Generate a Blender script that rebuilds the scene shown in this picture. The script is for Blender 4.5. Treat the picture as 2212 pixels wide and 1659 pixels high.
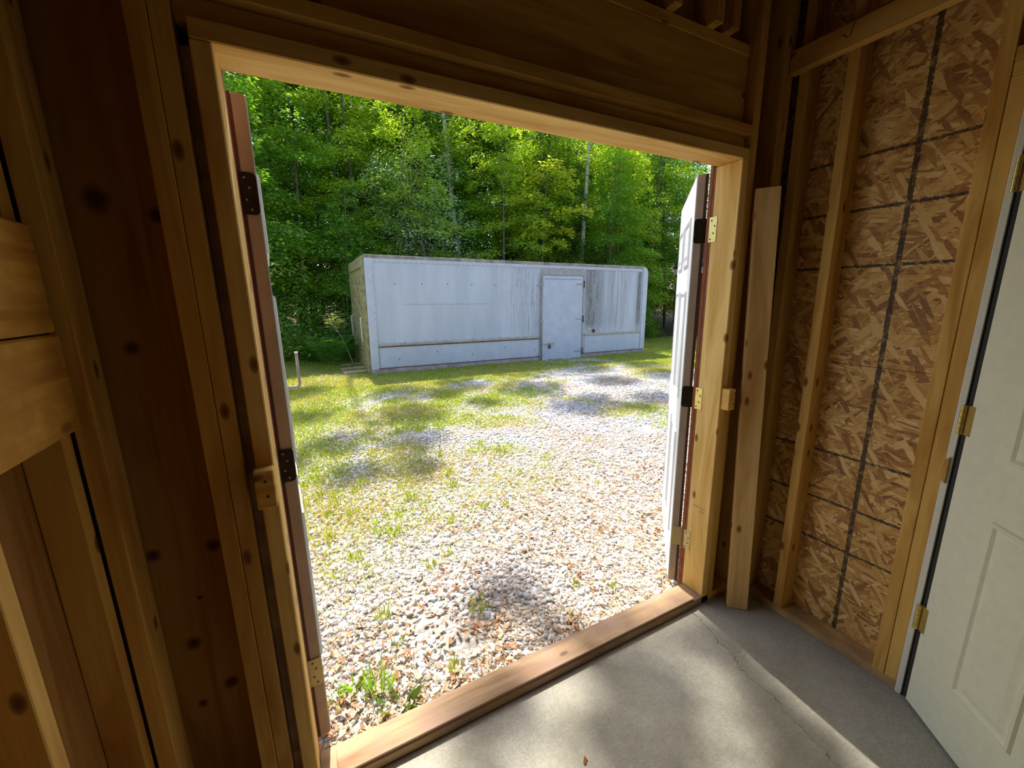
import bpy, bmesh, math, random
import numpy as np
from mathutils import Vector, Matrix, Euler

# ------------------------------------------------------------------ clear
for o in list(bpy.data.objects):
    bpy.data.objects.remove(o, do_unlink=True)
scene = bpy.context.scene
COL = scene.collection
random.seed(7)
rng = np.random.default_rng(11)

# ------------------------------------------------------------------ camera (solved from the framing lumber)
F_PX, YAW, PITCH, ROLL = 877.785, 0.47329, -0.210899, -0.0151758
CAM = Vector((0.10109, -1.15329, 1.53366))
fw = Vector((math.sin(YAW) * math.cos(PITCH), math.cos(YAW) * math.cos(PITCH), math.sin(PITCH)))
rt = Vector((math.cos(YAW), -math.sin(YAW), 0))
up = rt.cross(fw)
c_, s_ = math.cos(ROLL), math.sin(ROLL)
rt, up = c_ * rt + s_ * up, -s_ * rt + c_ * up
cd = bpy.data.cameras.new('camera')
cam = bpy.data.objects.new('camera', cd)
COL.objects.link(cam)
cd.sensor_width = 36.0
cd.lens = F_PX / 2212 * 36.0
cd.clip_start = 0.02
cd.clip_end = 400
m = Matrix((rt, up, -fw)).transposed().to_4x4()
m.translation = CAM
cam.matrix_world = m
scene.camera = cam

# ------------------------------------------------------------------ world, sun, exposure
SUN_DIR = Vector((0.085, 1.0, 1.81)).normalized()        # towards the sun: from the woods, 61 degrees high
world = bpy.data.worlds.new('sky_world')
scene.world = world
world.use_nodes = True
wn = world.node_tree.nodes
wn.clear()
wo = wn.new('ShaderNodeOutputWorld')
bg = wn.new('ShaderNodeBackground')
sky = wn.new('ShaderNodeTexSky')
sky.sky_type = 'NISHITA'
sky.sun_disc = False
sky.sun_elevation = math.asin(SUN_DIR.z)
sky.sun_rotation = math.atan2(SUN_DIR.x, SUN_DIR.y)
sky.air_density = 1.0
sky.dust_density = 2.0
sky.ozone_density = 0.6
world.node_tree.links.new(sky.outputs[0], bg.inputs[0])
world.node_tree.links.new(bg.outputs[0], wo.inputs[0])
bg.inputs[1].default_value = 0.32
sl = bpy.data.lights.new('sun', 'SUN')
sl.energy = 10.5
sl.angle = math.radians(0.53)
sl.color = (1.0, 0.95, 0.86)
sun = bpy.data.objects.new('sun', sl)
COL.objects.link(sun)
sun.rotation_euler = SUN_DIR.to_track_quat('Z', 'Y').to_euler()
sun.location = (2, 14, 30)
vs = scene.view_settings
vs.view_transform = 'Standard'
vs.look = 'None'
vs.gamma = 1.0
vs.use_curve_mapping = False
vs.exposure = -0.04

# ------------------------------------------------------------------ dimensions (metres)
XR, H, XW = 1.748, 2.063, 2.02      # opening is x 0..XR, z 0..H; right wall stud faces at XW
XL = -0.355                          # left wall stud faces
YO = 0.145                           # outer face of the front wall
TOP = 3.05
YB = -4.2                            # back wall

# ------------------------------------------------------------------ node helpers
def new_mat(name):
    mt = bpy.data.materials.new(name)
    mt.use_nodes = True
    nt = mt.node_tree
    nt.nodes.clear()
    out = nt.nodes.new('ShaderNodeOutputMaterial')
    bs = nt.nodes.new('ShaderNodeBsdfPrincipled')
    nt.links.new(bs.outputs[0], out.inputs[0])
    return mt, nt, bs

def N(nt, typ, **kw):
    n = nt.nodes.new(typ)
    for k, v in kw.items():
        if k.startswith('i_'):
            n.inputs[int(k[2:])].default_value = v
        else:
            setattr(n, k, v)
    return n

def L(nt, a, b):
    nt.links.new(a, b)

def ramp(nt, fac, stops, interp='LINEAR'):
    r = nt.nodes.new('ShaderNodeValToRGB')
    r.color_ramp.interpolation = interp
    e = r.color_ramp.elements
    while len(e) < len(stops):
        e.new(0.5)
    for i, (p, c) in enumerate(stops):
        e[i].position = p
        e[i].color = (c[0], c[1], c[2], 1)
    L(nt, fac, r.inputs[0])
    return r.outputs[0]

def mix(nt, fac, a, b, typ='MIX'):
    n = nt.nodes.new('ShaderNodeMix')
    n.data_type = 'RGBA'
    n.blend_type = typ
    for sock, v in ((n.inputs[0], fac), (n.inputs[6], a), (n.inputs[7], b)):
        if isinstance(v, (int, float)):
            sock.default_value = v
        elif isinstance(v, tuple):
            sock.default_value = (v[0], v[1], v[2], 1)
        else:
            L(nt, v, sock)
    return n.outputs[2]

def math_(nt, op, a, b=None, c=None, clamp=False):
    n = nt.nodes.new('ShaderNodeMath')
    n.operation = op
    n.use_clamp = clamp
    for i, v in enumerate((a, b, c)):
        if v is None:
            continue
        if isinstance(v, (int, float)):
            n.inputs[i].default_value = v
        else:
            L(nt, v, n.inputs[i])
    return n.outputs[0]

def mapping(nt, vec, loc=(0, 0, 0), rot=(0, 0, 0), scale=(1, 1, 1)):
    n = nt.nodes.new('ShaderNodeMapping')
    n.inputs[1].default_value = loc
    n.inputs[2].default_value = rot
    n.inputs[3].default_value = scale
    L(nt, vec, n.inputs[0])
    return n.outputs[0]

def noise(nt, vec, scale=5, detail=3, rough=0.5, dist=0.0):
    n = nt.nodes.new('ShaderNodeTexNoise')
    n.inputs['Scale'].default_value = scale
    n.inputs['Detail'].default_value = detail
    n.inputs['Roughness'].default_value = rough
    n.inputs['Distortion'].default_value = dist
    L(nt, vec, n.inputs['Vector'])
    return n.outputs[0]

def voronoi(nt, vec, scale=5, feature='F1', rand=1.0):
    n = nt.nodes.new('ShaderNodeTexVoronoi')
    n.feature = feature
    n.inputs['Scale'].default_value = scale
    n.inputs['Randomness'].default_value = rand
    L(nt, vec, n.inputs['Vector'])
    return n

def bump(nt, bs, height, strength=0.3, dist=0.01):
    b = nt.nodes.new('ShaderNodeBump')
    b.inputs['Strength'].default_value = strength
    b.inputs['Distance'].default_value = dist
    L(nt, height, b.inputs['Height'])
    L(nt, b.outputs[0], bs.inputs['Normal'])

def obj_vec(nt, randomize=True):
    tc = N(nt, 'ShaderNodeTexCoord')
    if not randomize:
        return tc.outputs['Object']
    oi = N(nt, 'ShaderNodeObjectInfo')
    mu = math_(nt, 'MULTIPLY', oi.outputs['Random'], 37.0)
    cx = N(nt, 'ShaderNodeCombineXYZ')
    for i in range(3):
        L(nt, mu, cx.inputs[i])
    ad = N(nt, 'ShaderNodeVectorMath', operation='ADD')
    L(nt, tc.outputs['Object'], ad.inputs[0])
    L(nt, cx.outputs[0], ad.inputs[1])
    return ad.outputs[0]

def lumber(name, axis, base, dark, knots=0.42, rough=0.75, grainy=1.0, weather=None):
    """planed softwood, grain running along the given local axis"""
    mt, nt, bs = new_mat(name)
    v = obj_vec(nt)
    st = [1.0, 1.0, 1.0]
    st['xyz'.index(axis)] = 0.045
    g1 = noise(nt, mapping(nt, v, scale=tuple(s * 90 for s in st)), 1.0, 4, 0.6, 0.4)
    st2 = [1.0, 1.0, 1.0]
    st2['xyz'.index(axis)] = 0.12
    g2 = noise(nt, mapping(nt, v, scale=tuple(s * 14 for s in st2)), 1.0, 3, 0.5, 0.8)
    c1 = ramp(nt, g2, [(0.3, dark), (0.55, base), (0.75, tuple(min(1, b * 1.12) for b in base))])
    c2 = mix(nt, ramp(nt, g1, [(0.35, (0.25 * grainy,) * 3), (0.62, (0, 0, 0))]), c1, dark)
    # knots, laid out over the unrolled faces of the piece
    sp = N(nt, 'ShaderNodeSeparateXYZ')
    L(nt, v, sp.inputs[0])
    ai = 'xyz'.index(axis)
    uu = math_(nt, 'ADD', sp.outputs[(ai + 1) % 3], sp.outputs[(ai + 2) % 3])
    cv = N(nt, 'ShaderNodeCombineXYZ')
    L(nt, math_(nt, 'MULTIPLY', uu, 11.0), cv.inputs[0])
    L(nt, math_(nt, 'MULTIPLY', sp.outputs[ai], 5.0), cv.inputs[1])
    vv = N(nt, 'ShaderNodeTexVoronoi', voronoi_dimensions='2D')
    vv.inputs['Scale'].default_value = 1.0
    L(nt, cv.outputs[0], vv.inputs['Vector'])
    sel = ramp(nt, N_sep(nt, vv.outputs['Color'], 0), [(1 - 0.52 * knots, (0, 0, 0)), (1 - 0.5 * knots, (1, 1, 1))])
    kd = ramp(nt, vv.outputs['Distance'], [(0.03, (1, 1, 1)), (0.085, (0.75, 0.75, 0.75)), (0.13, (0.0, 0.0, 0.0))])
    kf = mix(nt, 1.0, sel, kd, 'MULTIPLY')
    c3 = mix(nt, kf, c2, (dark[0] * 0.40, dark[1] * 0.28, dark[2] * 0.3))
    oi = N(nt, 'ShaderNodeObjectInfo')
    hv = N(nt, 'ShaderNodeHueSaturation')
    L(nt, math_(nt, 'MULTIPLY_ADD', oi.outputs['Random'], 0.25, 0.87), hv.inputs['Value'])
    L(nt, c3, hv.inputs['Color'])
    col = hv.outputs[0]
    if weather:
        wnz = noise(nt, mapping(nt, v, scale=(3, 3, 3)), 2.0, 5, 0.65)
        col = mix(nt, ramp(nt, wnz, [(0.4, (0, 0, 0)), (0.62, (0.75, 0.75, 0.75))]), col, weather)
    L(nt, col, bs.inputs['Base Color'])
    bs.inputs['Roughness'].default_value = rough
    bs.inputs['Specular IOR Level'].default_value = 0.25
    bump(nt, bs, g1, 0.25, 0.002)
    return mt

def N_sep(nt, col, i):
    s = nt.nodes.new('ShaderNodeSeparateColor')
    L(nt, col, s.inputs[0])
    return s.outputs[i]

WB, WD = (0.72, 0.43, 0.11), (0.48, 0.22, 0.035)
M = {}
for ax in 'xyz':
    M['lumber_' + ax] = lumber('softwood_lumber_grain_' + ax, ax, WB, WD)
M['jamb_z'] = lumber('lit_lumber_jamb_z', 'z', (0.90, 0.61, 0.21), (0.66, 0.36, 0.08), 0.5)  # paler copy of the lumber, standing in for light on the jambs
M['jamb_x'] = lumber('lit_lumber_jamb_x', 'x', (0.90, 0.61, 0.21), (0.66, 0.36, 0.08), 0.2)  # likewise paler, for the lit soffit
M['board_y'] = lumber('old_shelf_board', 'y', (0.88, 0.48, 0.09), (0.46, 0.19, 0.025), 0.6, weather=(0.52, 0.24, 0.035))
M['lean_z'] = lumber('pale_loose_board', 'z', (0.72, 0.48, 0.20), (0.50, 0.27, 0.08), 0.8)
M['sill_x'] = lumber('worn_threshold_board', 'x', (0.55, 0.36, 0.20), (0.30, 0.16, 0.08), 0.2, weather=(0.33, 0.22, 0.17))
M['plate'] = lumber('dusty_bottom_plate', 'y', (0.52, 0.33, 0.13), (0.32, 0.17, 0.06), 0.2, weather=(0.26, 0.17, 0.09))

def simple(name, col, rough=0.5, metal=0.0, noise_amt=0.0, nscale=8.0, spec=0.4):
    mt, nt, bs = new_mat(name)
    if noise_amt:
        v = obj_vec(nt)
        nz = noise(nt, v, nscale, 5, 0.6)
        d = tuple(c * (1 - noise_amt) for c in col)
        L(nt, ramp(nt, nz, [(0.35, d), (0.65, col)]), bs.inputs['Base Color'])
    else:
        bs.inputs['Base Color'].default_value = (*col, 1)
    bs.inputs['Roughness'].default_value = rough
    bs.inputs['Metallic'].default_value = metal
    bs.inputs['Specular IOR Level'].default_value = spec
    return mt

def plywood():
    mt, nt, bs = new_mat('plywood_sheathing')
    tc = N(nt, 'ShaderNodeTexCoord')
    v = tc.outputs['Object']
    g = noise(nt, mapping(nt, v, scale=(22, 22, 1.6)), 1.0, 4, 0.55, 1.2)
    b = noise(nt, mapping(nt, v, scale=(2, 2, 2)), 1.0, 2)
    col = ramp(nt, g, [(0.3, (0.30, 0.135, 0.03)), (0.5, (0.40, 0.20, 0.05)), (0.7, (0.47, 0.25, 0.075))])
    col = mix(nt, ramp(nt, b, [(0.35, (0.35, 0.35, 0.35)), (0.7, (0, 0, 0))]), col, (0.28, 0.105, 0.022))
    # knots where the plywood shows them (x, z, radius)
    kn = [(-0.262, 1.752, .020), (-0.161, 1.727, .013), (-0.254, 1.431, .012), (-0.298, 0.902, .013),
          (-0.173, 0.892, .014), (-0.255, 0.618, .015), (-0.19, 0.456, .014), (-0.262, 0.42, .009), (-0.223, 0.75, .005)]
    pos = N(nt, 'ShaderNodeNewGeometry').outputs['Position']
    wob = noise(nt, pos, 40, 2)
    f = None
    for (kx, kz, kr) in kn:
        d = N(nt, 'ShaderNodeVectorMath', operation='SUBTRACT')
        L(nt, pos, d.inputs[0])
        d.inputs[1].default_value = (kx, 0, kz)
        mm = N(nt, 'ShaderNodeVectorMath', operation='MULTIPLY')
        L(nt, d.outputs[0], mm.inputs[0])
        mm.inputs[1].default_value = (1, 0, 0.85)
        ln = N(nt, 'ShaderNodeVectorMath', operation='LENGTH')
        L(nt, mm.outputs[0], ln.inputs[0])
        q = math_(nt, 'DIVIDE', ln.outputs['Value'], kr)
        q = math_(nt, 'MULTIPLY_ADD', wob, 0.4, math_(nt, 'SUBTRACT', q, 0.2))
        q = math_(nt, 'SUBTRACT', 1.55, q, clamp=True)
        f = q if f is None else math_(nt, 'MAXIMUM', f, q)
    col = mix(nt, math_(nt, 'MULTIPLY', f, 0.92), col, (0.07, 0.022, 0.006))
    L(nt, col, bs.inputs['Base Color'])
    bs.inputs['Roughness'].default_value = 0.85
    bs.inputs['Specular IOR Level'].default_value = 0.15
    return mt

def osb():
    mt, nt, bs = new_mat('strand_board')
    pos = N(nt, 'ShaderNodeNewGeometry').outputs['Position']
    col = None
    hgt = None
    wob = noise(nt, pos, 6, 2)
    pal = [(0.0, (0.17, 0.055, 0.010)), (0.2, (0.40, 0.175, 0.035)), (0.5, (0.62, 0.34, 0.08)), (0.75, (0.76, 0.46, 0.135)), (1.0, (0.92, 0.67, 0.28))]
    for i, (ang, sy, sz, thr) in enumerate([(0.05, 9, 62, 0.0), (0.45, 11, 70, 0.35), (-0.5, 12, 60, 0.45), (1.1, 14, 55, 0.6), (-0.15, 10, 85, 0.5), (0.8, 16, 75, 0.66), (-1.0, 13, 65, 0.7)]):
        v = mapping(nt, mapping(nt, pos, loc=(0, 3.1 * i, 7.7 * i), rot=(ang, 0, 0)), scale=(0.001, sy, sz))
        ad = N(nt, 'ShaderNodeVectorMath', operation='ADD')
        L(nt, v, ad.inputs[0])
        cx = N(nt, 'ShaderNodeCombineXYZ')
        L(nt, math_(nt, 'MULTIPLY', wob, 1.2), cx.inputs[1])
        L(nt, math_(nt, 'MULTIPLY', wob, 2.4), cx.inputs[2])
        L(nt, cx.outputs[0], ad.inputs[1])
        vo = voronoi(nt, ad.outputs[0], 1.0)
        r = N_sep(nt, vo.outputs['Color'], 0)
        g = N_sep(nt, vo.outputs['Color'], 1)
        c = ramp(nt, r, pal)
        if col is None:
            col, hgt = c, r
        else:
            k = math_(nt, 'GREATER_THAN', g, thr)
            col = mix(nt, k, col, c)
            hgt = mix(nt, k, hgt, r)
    fine = noise(nt, mapping(nt, pos, rot=(0.2, 0, 0), scale=(1, 30, 180)), 1.0, 3)
    col = mix(nt, 0.28, col, ramp(nt, fine, [(0.3, (0.35, 0.17, 0.04)), (0.7, (0.80, 0.55, 0.26))]))
    # black stencilled nail lines: one tall, six across (none near the sheet joint)
    sx = N(nt, 'ShaderNodeSeparateXYZ')
    L(nt, pos, sx.inputs[0])
    rag = math_(nt, 'MULTIPLY_ADD', noise(nt, pos, 130, 2), 0.010, -0.005)
    rag2 = math_(nt, 'MULTIPLY_ADD', noise(nt, pos, 9, 2), 0.02, -0.01)
    yy = math_(nt, 'ADD', math_(nt, 'ADD', sx.outputs[1], rag), 0.412)
    f = math_(nt, 'LESS_THAN', math_(nt, 'ABSOLUTE', yy), 0.0085)
    for z in (0.42, 0.62, 0.843, 1.632, 1.848, 2.047):
        zz = math_(nt, 'SUBTRACT', math_(nt, 'ADD', math_(nt, 'ADD', sx.outputs[2], rag), math_(nt, 'MULTIPLY', rag2, 0.35)), z)
        f = math_(nt, 'MAXIMUM', f, math_(nt, 'LESS_THAN', math_(nt, 'ABSOLUTE', zz), 0.0055))
    worn = ramp(nt, noise(nt, pos, 60, 3), [(0.3, (0.45, 0.45, 0.45)), (0.5, (0.93, 0.93, 0.93))])
    f2 = mix(nt, 1.0, worn, f, 'MULTIPLY')
    col = mix(nt, f2, col, (0.045, 0.035, 0.02))
    L(nt, col, bs.inputs['Base Color'])
    bs.inputs['Roughness'].default_value = 0.6
    bs.inputs['Specular IOR Level'].default_value = 0.3
    bump(nt, bs, hgt, 0.35, 0.003)
    return mt

def concrete():
    mt, nt, bs = new_mat('concrete_slab')
    pos = N(nt, 'ShaderNodeNewGeometry').outputs['Position']
    a = noise(nt, pos, 2.2, 6, 0.6)
    b = noise(nt, pos, 45, 4, 0.6)
    c = noise(nt, mapping(nt, pos, rot=(0, 0, 0.5), scale=(25, 90, 1)), 1.0, 4)
    col = ramp(nt, a, [(0.3, (0.26, 0.24, 0.18)), (0.5, (0.37, 0.35, 0.28)), (0.7, (0.46, 0.44, 0.37))])
    col = mix(nt, ramp(nt, b, [(0.35, (0.22,) * 3), (0.65, (0,) * 3)]), col, (0.22, 0.20, 0.155))
    col = mix(nt, ramp(nt, c, [(0.5, (0,) * 3), (0.8, (0.25,) * 3)]), col, (0.56, 0.54, 0.47))
    e = noise(nt, pos, 150, 3, 0.6, 1.5)
    col = mix(nt, ramp(nt, e, [(0.36, (0.42,) * 3), (0.54, (0,) * 3)]), col, (0.17, 0.155, 0.12))
    # hairline crack running from the door corner
    sx = N(nt, 'ShaderNodeSeparateXYZ')
    L(nt, pos, sx.inputs[0])
    wob = math_(nt, 'MULTIPLY_ADD', noise(nt, pos, 7, 5, 0.65), 0.16, -0.08)
    ln = math_(nt, 'ADD', math_(nt, 'SUBTRACT', sx.outputs[0], math_(nt, 'MULTIPLY_ADD', sx.outputs[1], 0.20, 1.66)), wob)
    wdt = math_(nt, 'MULTIPLY', noise(nt, pos, 12, 2), 0.0035)
    f = math_(nt, 'LESS_THAN', math_(nt, 'ABSOLUTE', ln), wdt)
    col = mix(nt, math_(nt, 'MULTIPLY', f, 0.8), col, (0.07, 0.065, 0.05))
    L(nt, col, bs.inputs['Base Color'])
    bs.inputs['Roughness'].default_value = 0.7
    bs.inputs['Specular IOR Level'].default_value = 0.3
    bump(nt, bs, b, 0.12, 0.003)
    return mt

def ground_mat():
    mt, nt, bs = new_mat('gravel_yard')
    pos = N(nt, 'ShaderNodeNewGeometry').outputs['Position']
    vo = voronoi(nt, mapping(nt, pos, scale=(1, 1, 0.2)), 42)
    r = N_sep(nt, vo.outputs['Color'], 0)
    col = ramp(nt, r, [(0.0, (0.30, 0.30, 0.31)), (0.5, (0.44, 0.44, 0.45)), (1.0, (0.60, 0.60, 0.62))])
    dirt = noise(nt, pos, 1.3, 5, 0.6)
    col = mix(nt, ramp(nt, dirt, [(0.42, (0,) * 3), (0.62, (0.75,) * 3)]), col, (0.36, 0.27, 0.17))
    # forest floor beyond the yard: dark leaf mould
    sx = N(nt, 'ShaderNodeSeparateXYZ')
    L(nt, pos, sx.inputs[0])
    yy = math_(nt, 'ADD', sx.outputs[1], math_(nt, 'MULTIPLY', noise(nt, pos, 0.6, 3), 2.0))
    fo = N(nt, 'ShaderNodeMapRange')
    fo.inputs[1].default_value = 11.8
    fo.inputs[2].default_value = 12.8
    L(nt, yy, fo.inputs[0])
    lm = ramp(nt, noise(nt, pos, 14, 5), [(0.3, (0.07, 0.045, 0.02)), (0.7, (0.20, 0.13, 0.06))])
    col = mix(nt, fo.outputs[0], col, lm)
    edge = ramp(nt, vo.outputs['Distance'], [(0.3, (0,) * 3), (0.75, (0.5,) * 3)])
    col = mix(nt, edge, col, (0.16, 0.13, 0.10))
    L(nt, col, bs.inputs['Base Color'])
    bs.inputs['Roughness'].default_value = 0.9
    bs.inputs['Specular IOR Level'].default_value = 0.15
    bump(nt, bs, math_(nt, 'SUBTRACT', 1.0, vo.outputs['Distance']), 0.6, 0.02)
    return mt

def attr_mat(name, rough=0.8, trans=0.0, spec=0.2, gain=1.0):
    """colour from the per-piece 'Col' attribute; optional light passing through (leaves)"""
    mt, nt, bs = new_mat(name)
    at = N(nt, 'ShaderNodeAttribute', attribute_name='Col')
    L(nt, at.outputs['Color'], bs.inputs['Base Color'])
    bs.inputs['Roughness'].default_value = rough
    bs.inputs['Specular IOR Level'].default_value = spec
    if trans:
        tr = N(nt, 'ShaderNodeBsdfTranslucent')
        tint = mix(nt, 1.0, at.outputs['Color'], (1.5 * gain, 1.35 * gain, 0.45 * gain), 'MULTIPLY')
        L(nt, tint, tr.inputs[0])
        ms = N(nt, 'ShaderNodeMixShader')
        ms.inputs[0].default_value = trans
        L(nt, bs.outputs[0], ms.inputs[1])
        L(nt, tr.outputs[0], ms.inputs[2])
        out = [n for n in nt.nodes if n.type == 'OUTPUT_MATERIAL'][0]
        L(nt, ms.outputs[0], out.inputs[0])
    return mt

def bark(name, base, dark, marks=False):
    mt, nt, bs = new_mat(name)
    v = obj_vec(nt)
    if marks:
        g = noise(nt, mapping(nt, v, scale=(4, 4, 14)), 1.0, 4, 0.6, 0.5)
        c = ramp(nt, g, [(0.36, dark), (0.46, base), (0.8, tuple(min(1, x * 1.15) for x in base))])
    else:
        g = noise(nt, mapping(nt, v, scale=(30, 30, 5)), 1.0, 4, 0.6, 0.5)
        c = ramp(nt, g, [(0.3, dark), (0.65, base)])
    L(nt, c, bs.inputs['Base Color'])
    bs.inputs['Roughness'].default_value = 0.9
    bs.inputs['Specular IOR Level'].default_value = 0.1
    return mt

def box_paint():
    """weathered white truck-body side: grime streaks run down from the top, thickest beside the door"""
    mt, nt, bs = new_mat('weathered_white_panel')
    v = N(nt, 'ShaderNodeTexCoord').outputs['Object']
    sx = N(nt, 'ShaderNodeSeparateXYZ')
    L(nt, v, sx.inputs[0])
    X, Z = sx.outputs[0], sx.outputs[2]
    base = ramp(nt, noise(nt, mapping(nt, v, scale=(2.5, 2.5, 0.5)), 1.0, 4), [(0.3, (0.50, 0.545, 0.615)), (0.7, (0.62, 0.665, 0.74))])
    st = noise(nt, mapping(nt, v, scale=(9, 1, 0.35)), 1.0, 6, 0.7)
    st2 = noise(nt, mapping(nt, v, scale=(28, 1, 0.8)), 1.0, 5, 0.65)
    sp = noise(nt, mapping(nt, v, scale=(9, 1, 7)), 1.0, 5, 0.7)
    def band(a, b, c, d):
        r = N(nt, 'ShaderNodeMapRange'); r.inputs[1].default_value = a; r.inputs[2].default_value = b
        L(nt, X, r.inputs[0])
        q = N(nt, 'ShaderNodeMapRange'); q.inputs[1].default_value = c; q.inputs[2].default_value = d
        q.inputs[3].default_value = 1; q.inputs[4].default_value = 0
        L(nt, X, q.inputs[0])
        return math_(nt, 'MULTIPLY', r.outputs[0], q.outputs[0])
    up_ = N(nt, 'ShaderNodeMapRange'); up_.inputs[1].default_value = 0.55; up_.inputs[2].default_value = 1.0
    L(nt, Z, up_.inputs[0])
    heavy = math_(nt, 'MULTIPLY', band(5.70, 5.95, 6.10, 6.75), up_.outputs[0])
    heavy = math_(nt, 'MAXIMUM', heavy, math_(nt, 'MULTIPLY', band(7.72, 7.82, 7.93, 7.96), up_.outputs[0]))
    mid = math_(nt, 'MULTIPLY', band(2.9, 3.9, 4.35, 4.4), up_.outputs[0])
    mid2 = math_(nt, 'MULTIPLY', band(6.2, 6.5, 7.5, 7.8), up_.outputs[0])
    fs = ramp(nt, st, [(0.42, (0,) * 3), (0.62, (1,) * 3)])
    fs2 = ramp(nt, st2, [(0.45, (0,) * 3), (0.7, (1,) * 3)])
    k = math_(nt, 'MULTIPLY_ADD', heavy, 1.15, 0.0)
    k = math_(nt, 'MULTIPLY', k, math_(nt, 'MULTIPLY_ADD', st2, 1.9, -0.25, clamp=True))
    k = math_(nt, 'MULTIPLY', k, math_(nt, 'MULTIPLY_ADD', sp, 1.3, 0.25, clamp=True))
    k2 = math_(nt, 'MULTIPLY', math_(nt, 'MULTIPLY', mid, fs2), math_(nt, 'MULTIPLY_ADD', sp, 3.2, -0.9, clamp=True))
    k3 = math_(nt, 'MULTIPLY', math_(nt, 'MULTIPLY', mid2, fs), 0.6)
    col = mix(nt, math_(nt, 'MULTIPLY', fs, 0.10), base, (0.35, 0.36, 0.38))
    col = mix(nt, math_(nt, 'MINIMUM', k, 0.9), col, (0.12, 0.11, 0.09))
    col = mix(nt, math_(nt, 'MINIMUM', k2, 0.85), col, (0.19, 0.18, 0.18))
    col = mix(nt, k3, col, (0.26, 0.25, 0.25))
    # faint old decal edge
    ye = math_(nt, 'LESS_THAN', math_(nt, 'ABSOLUTE', math_(nt, 'SUBTRACT', Z, math_(nt, 'MULTIPLY_ADD', noise(nt, v, 8, 3), 0.05, 1.50))), 0.012)
    ye = math_(nt, 'MULTIPLY', math_(nt, 'MULTIPLY', ye, band(0.7, 0.9, 2.8, 3.1)), 0.45)
    col = mix(nt, ye, col, (0.33, 0.33, 0.22))
    # splash dirt along the foot
    dn = N(nt, 'ShaderNodeMapRange'); dn.inputs[1].default_value = 0.38; dn.inputs[2].default_value = 0.12
    L(nt, Z, dn.inputs[0])
    kd = math_(nt, 'MULTIPLY', math_(nt, 'MULTIPLY', dn.outputs[0], ramp(nt, sp, [(0.5, (0,) * 3), (0.65, (1,) * 3)])), band(3.0, 5.5, 7.9, 8.1))
    col = mix(nt, math_(nt, 'MULTIPLY', kd, 0.7), col, (0.22, 0.20, 0.20))
    L(nt, col, bs.inputs['Base Color'])
    bs.inputs['Roughness'].default_value = 0.45
    bs.inputs['Specular IOR Level'].default_value = 0.35
    return mt

def weathered_ply():
    mt, nt, bs = new_mat('mossy_plywood')
    v = obj_vec(nt)
    w = noise(nt, mapping(nt, v, scale=(3, 3.2, 1.1)), 1.0, 2, 0.4, 0.8)
    rings = math_(nt, 'PINGPONG', math_(nt, 'MULTIPLY', w, 26.0), 1.0)
    c = ramp(nt, rings, [(0.15, (0.10, 0.085, 0.03)), (0.45, (0.36, 0.32, 0.12)), (0.9, (0.46, 0.42, 0.19))])
    L(nt, c, bs.inputs['Base Color'])
    bs.inputs['Roughness'].default_value = 0.85
    return mt

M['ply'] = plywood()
M['osb'] = osb()
M['concrete'] = concrete()
M['ground'] = ground_mat()
M['door_white'] = simple('white_door_paint', (0.86, 0.83, 0.60), 0.42, noise_amt=0.06, nscale=30)
M['door_ext'] = simple('white_exterior_door_paint', (0.78, 0.80, 0.80), 0.45, noise_amt=0.10, nscale=6)
M['door_edge'] = simple('taupe_door_edge', (0.56, 0.45, 0.34), 0.6, noise_amt=0.2, nscale=10)
M['door_edge_dark'] = simple('brown_door_edge_strip', (0.10, 0.04, 0.02), 0.6)
M['jamb_white'] = simple('white_jamb_paint', (0.82, 0.80, 0.66), 0.45, noise_amt=0.05, nscale=30)
M['black_seal'] = simple('black_weatherstrip', (0.025, 0.022, 0.02), 0.7)
M['brass'] = simple('brass', (0.78, 0.62, 0.22), 0.35, 0.9, noise_amt=0.15, nscale=40)
M['brass_pale'] = simple('pale_brass_plate', (0.62, 0.52, 0.22), 0.45, 0.35, noise_amt=0.12, nscale=60)
M['bronze'] = simple('tarnished_bronze', (0.055, 0.04, 0.022), 0.45, 0.5, noise_amt=0.4, nscale=40)
M['screw'] = simple('steel_screw', (0.45, 0.42, 0.38), 0.4, 0.8)
M['screw_dark'] = simple('dark_screw_hole', (0.06, 0.045, 0.02), 0.6, 0.3)
M['steel'] = simple('dull_steel_bar', (0.42, 0.33, 0.30), 0.45, 0.5, noise_amt=0.2, nscale=30)
M['steel_cap'] = simple('bright_bar_end', (0.8, 0.78, 0.75), 0.35, 0.3)
M['red_trim'] = simple('red_siding_paint', (0.36, 0.11, 0.035), 0.7, noise_amt=0.35, nscale=20)
M['box_paint'] = box_paint()
M['box_post'] = simple('white_corner_post', (0.57, 0.62, 0.70), 0.45, noise_amt=0.10, nscale=5)
M['box_door'] = simple('pale_box_door', (0.55, 0.60, 0.69), 0.45, noise_amt=0.12, nscale=4)
M['box_rail'] = simple('grimy_top_rail', (0.40, 0.37, 0.33), 0.7, noise_amt=0.5, nscale=6)
M['box_sill'] = simple('rust_stained_sill_rail', (0.52, 0.42, 0.40), 0.7, noise_amt=0.4, nscale=7)
M['rub'] = simple('cream_rub_rail', (0.55, 0.49, 0.42), 0.6, noise_amt=0.3, nscale=9)
M['grey_frame'] = simple('grey_door_frame', (0.46, 0.44, 0.43), 0.6, noise_amt=0.3, nscale=8)
M['rust'] = simple('rusty_hardware', (0.20, 0.10, 0.055), 0.8, 0.3, noise_amt=0.5, nscale=20)
M['rivet'] = simple('dull_rivet', (0.24, 0.22, 0.21), 0.6, 0.4)
M['galv'] = simple('galvanised_hardware', (0.45, 0.44, 0.42), 0.5, 0.5, noise_amt=0.3, nscale=20)
M['mossy_ply'] = weathered_ply()
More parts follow.
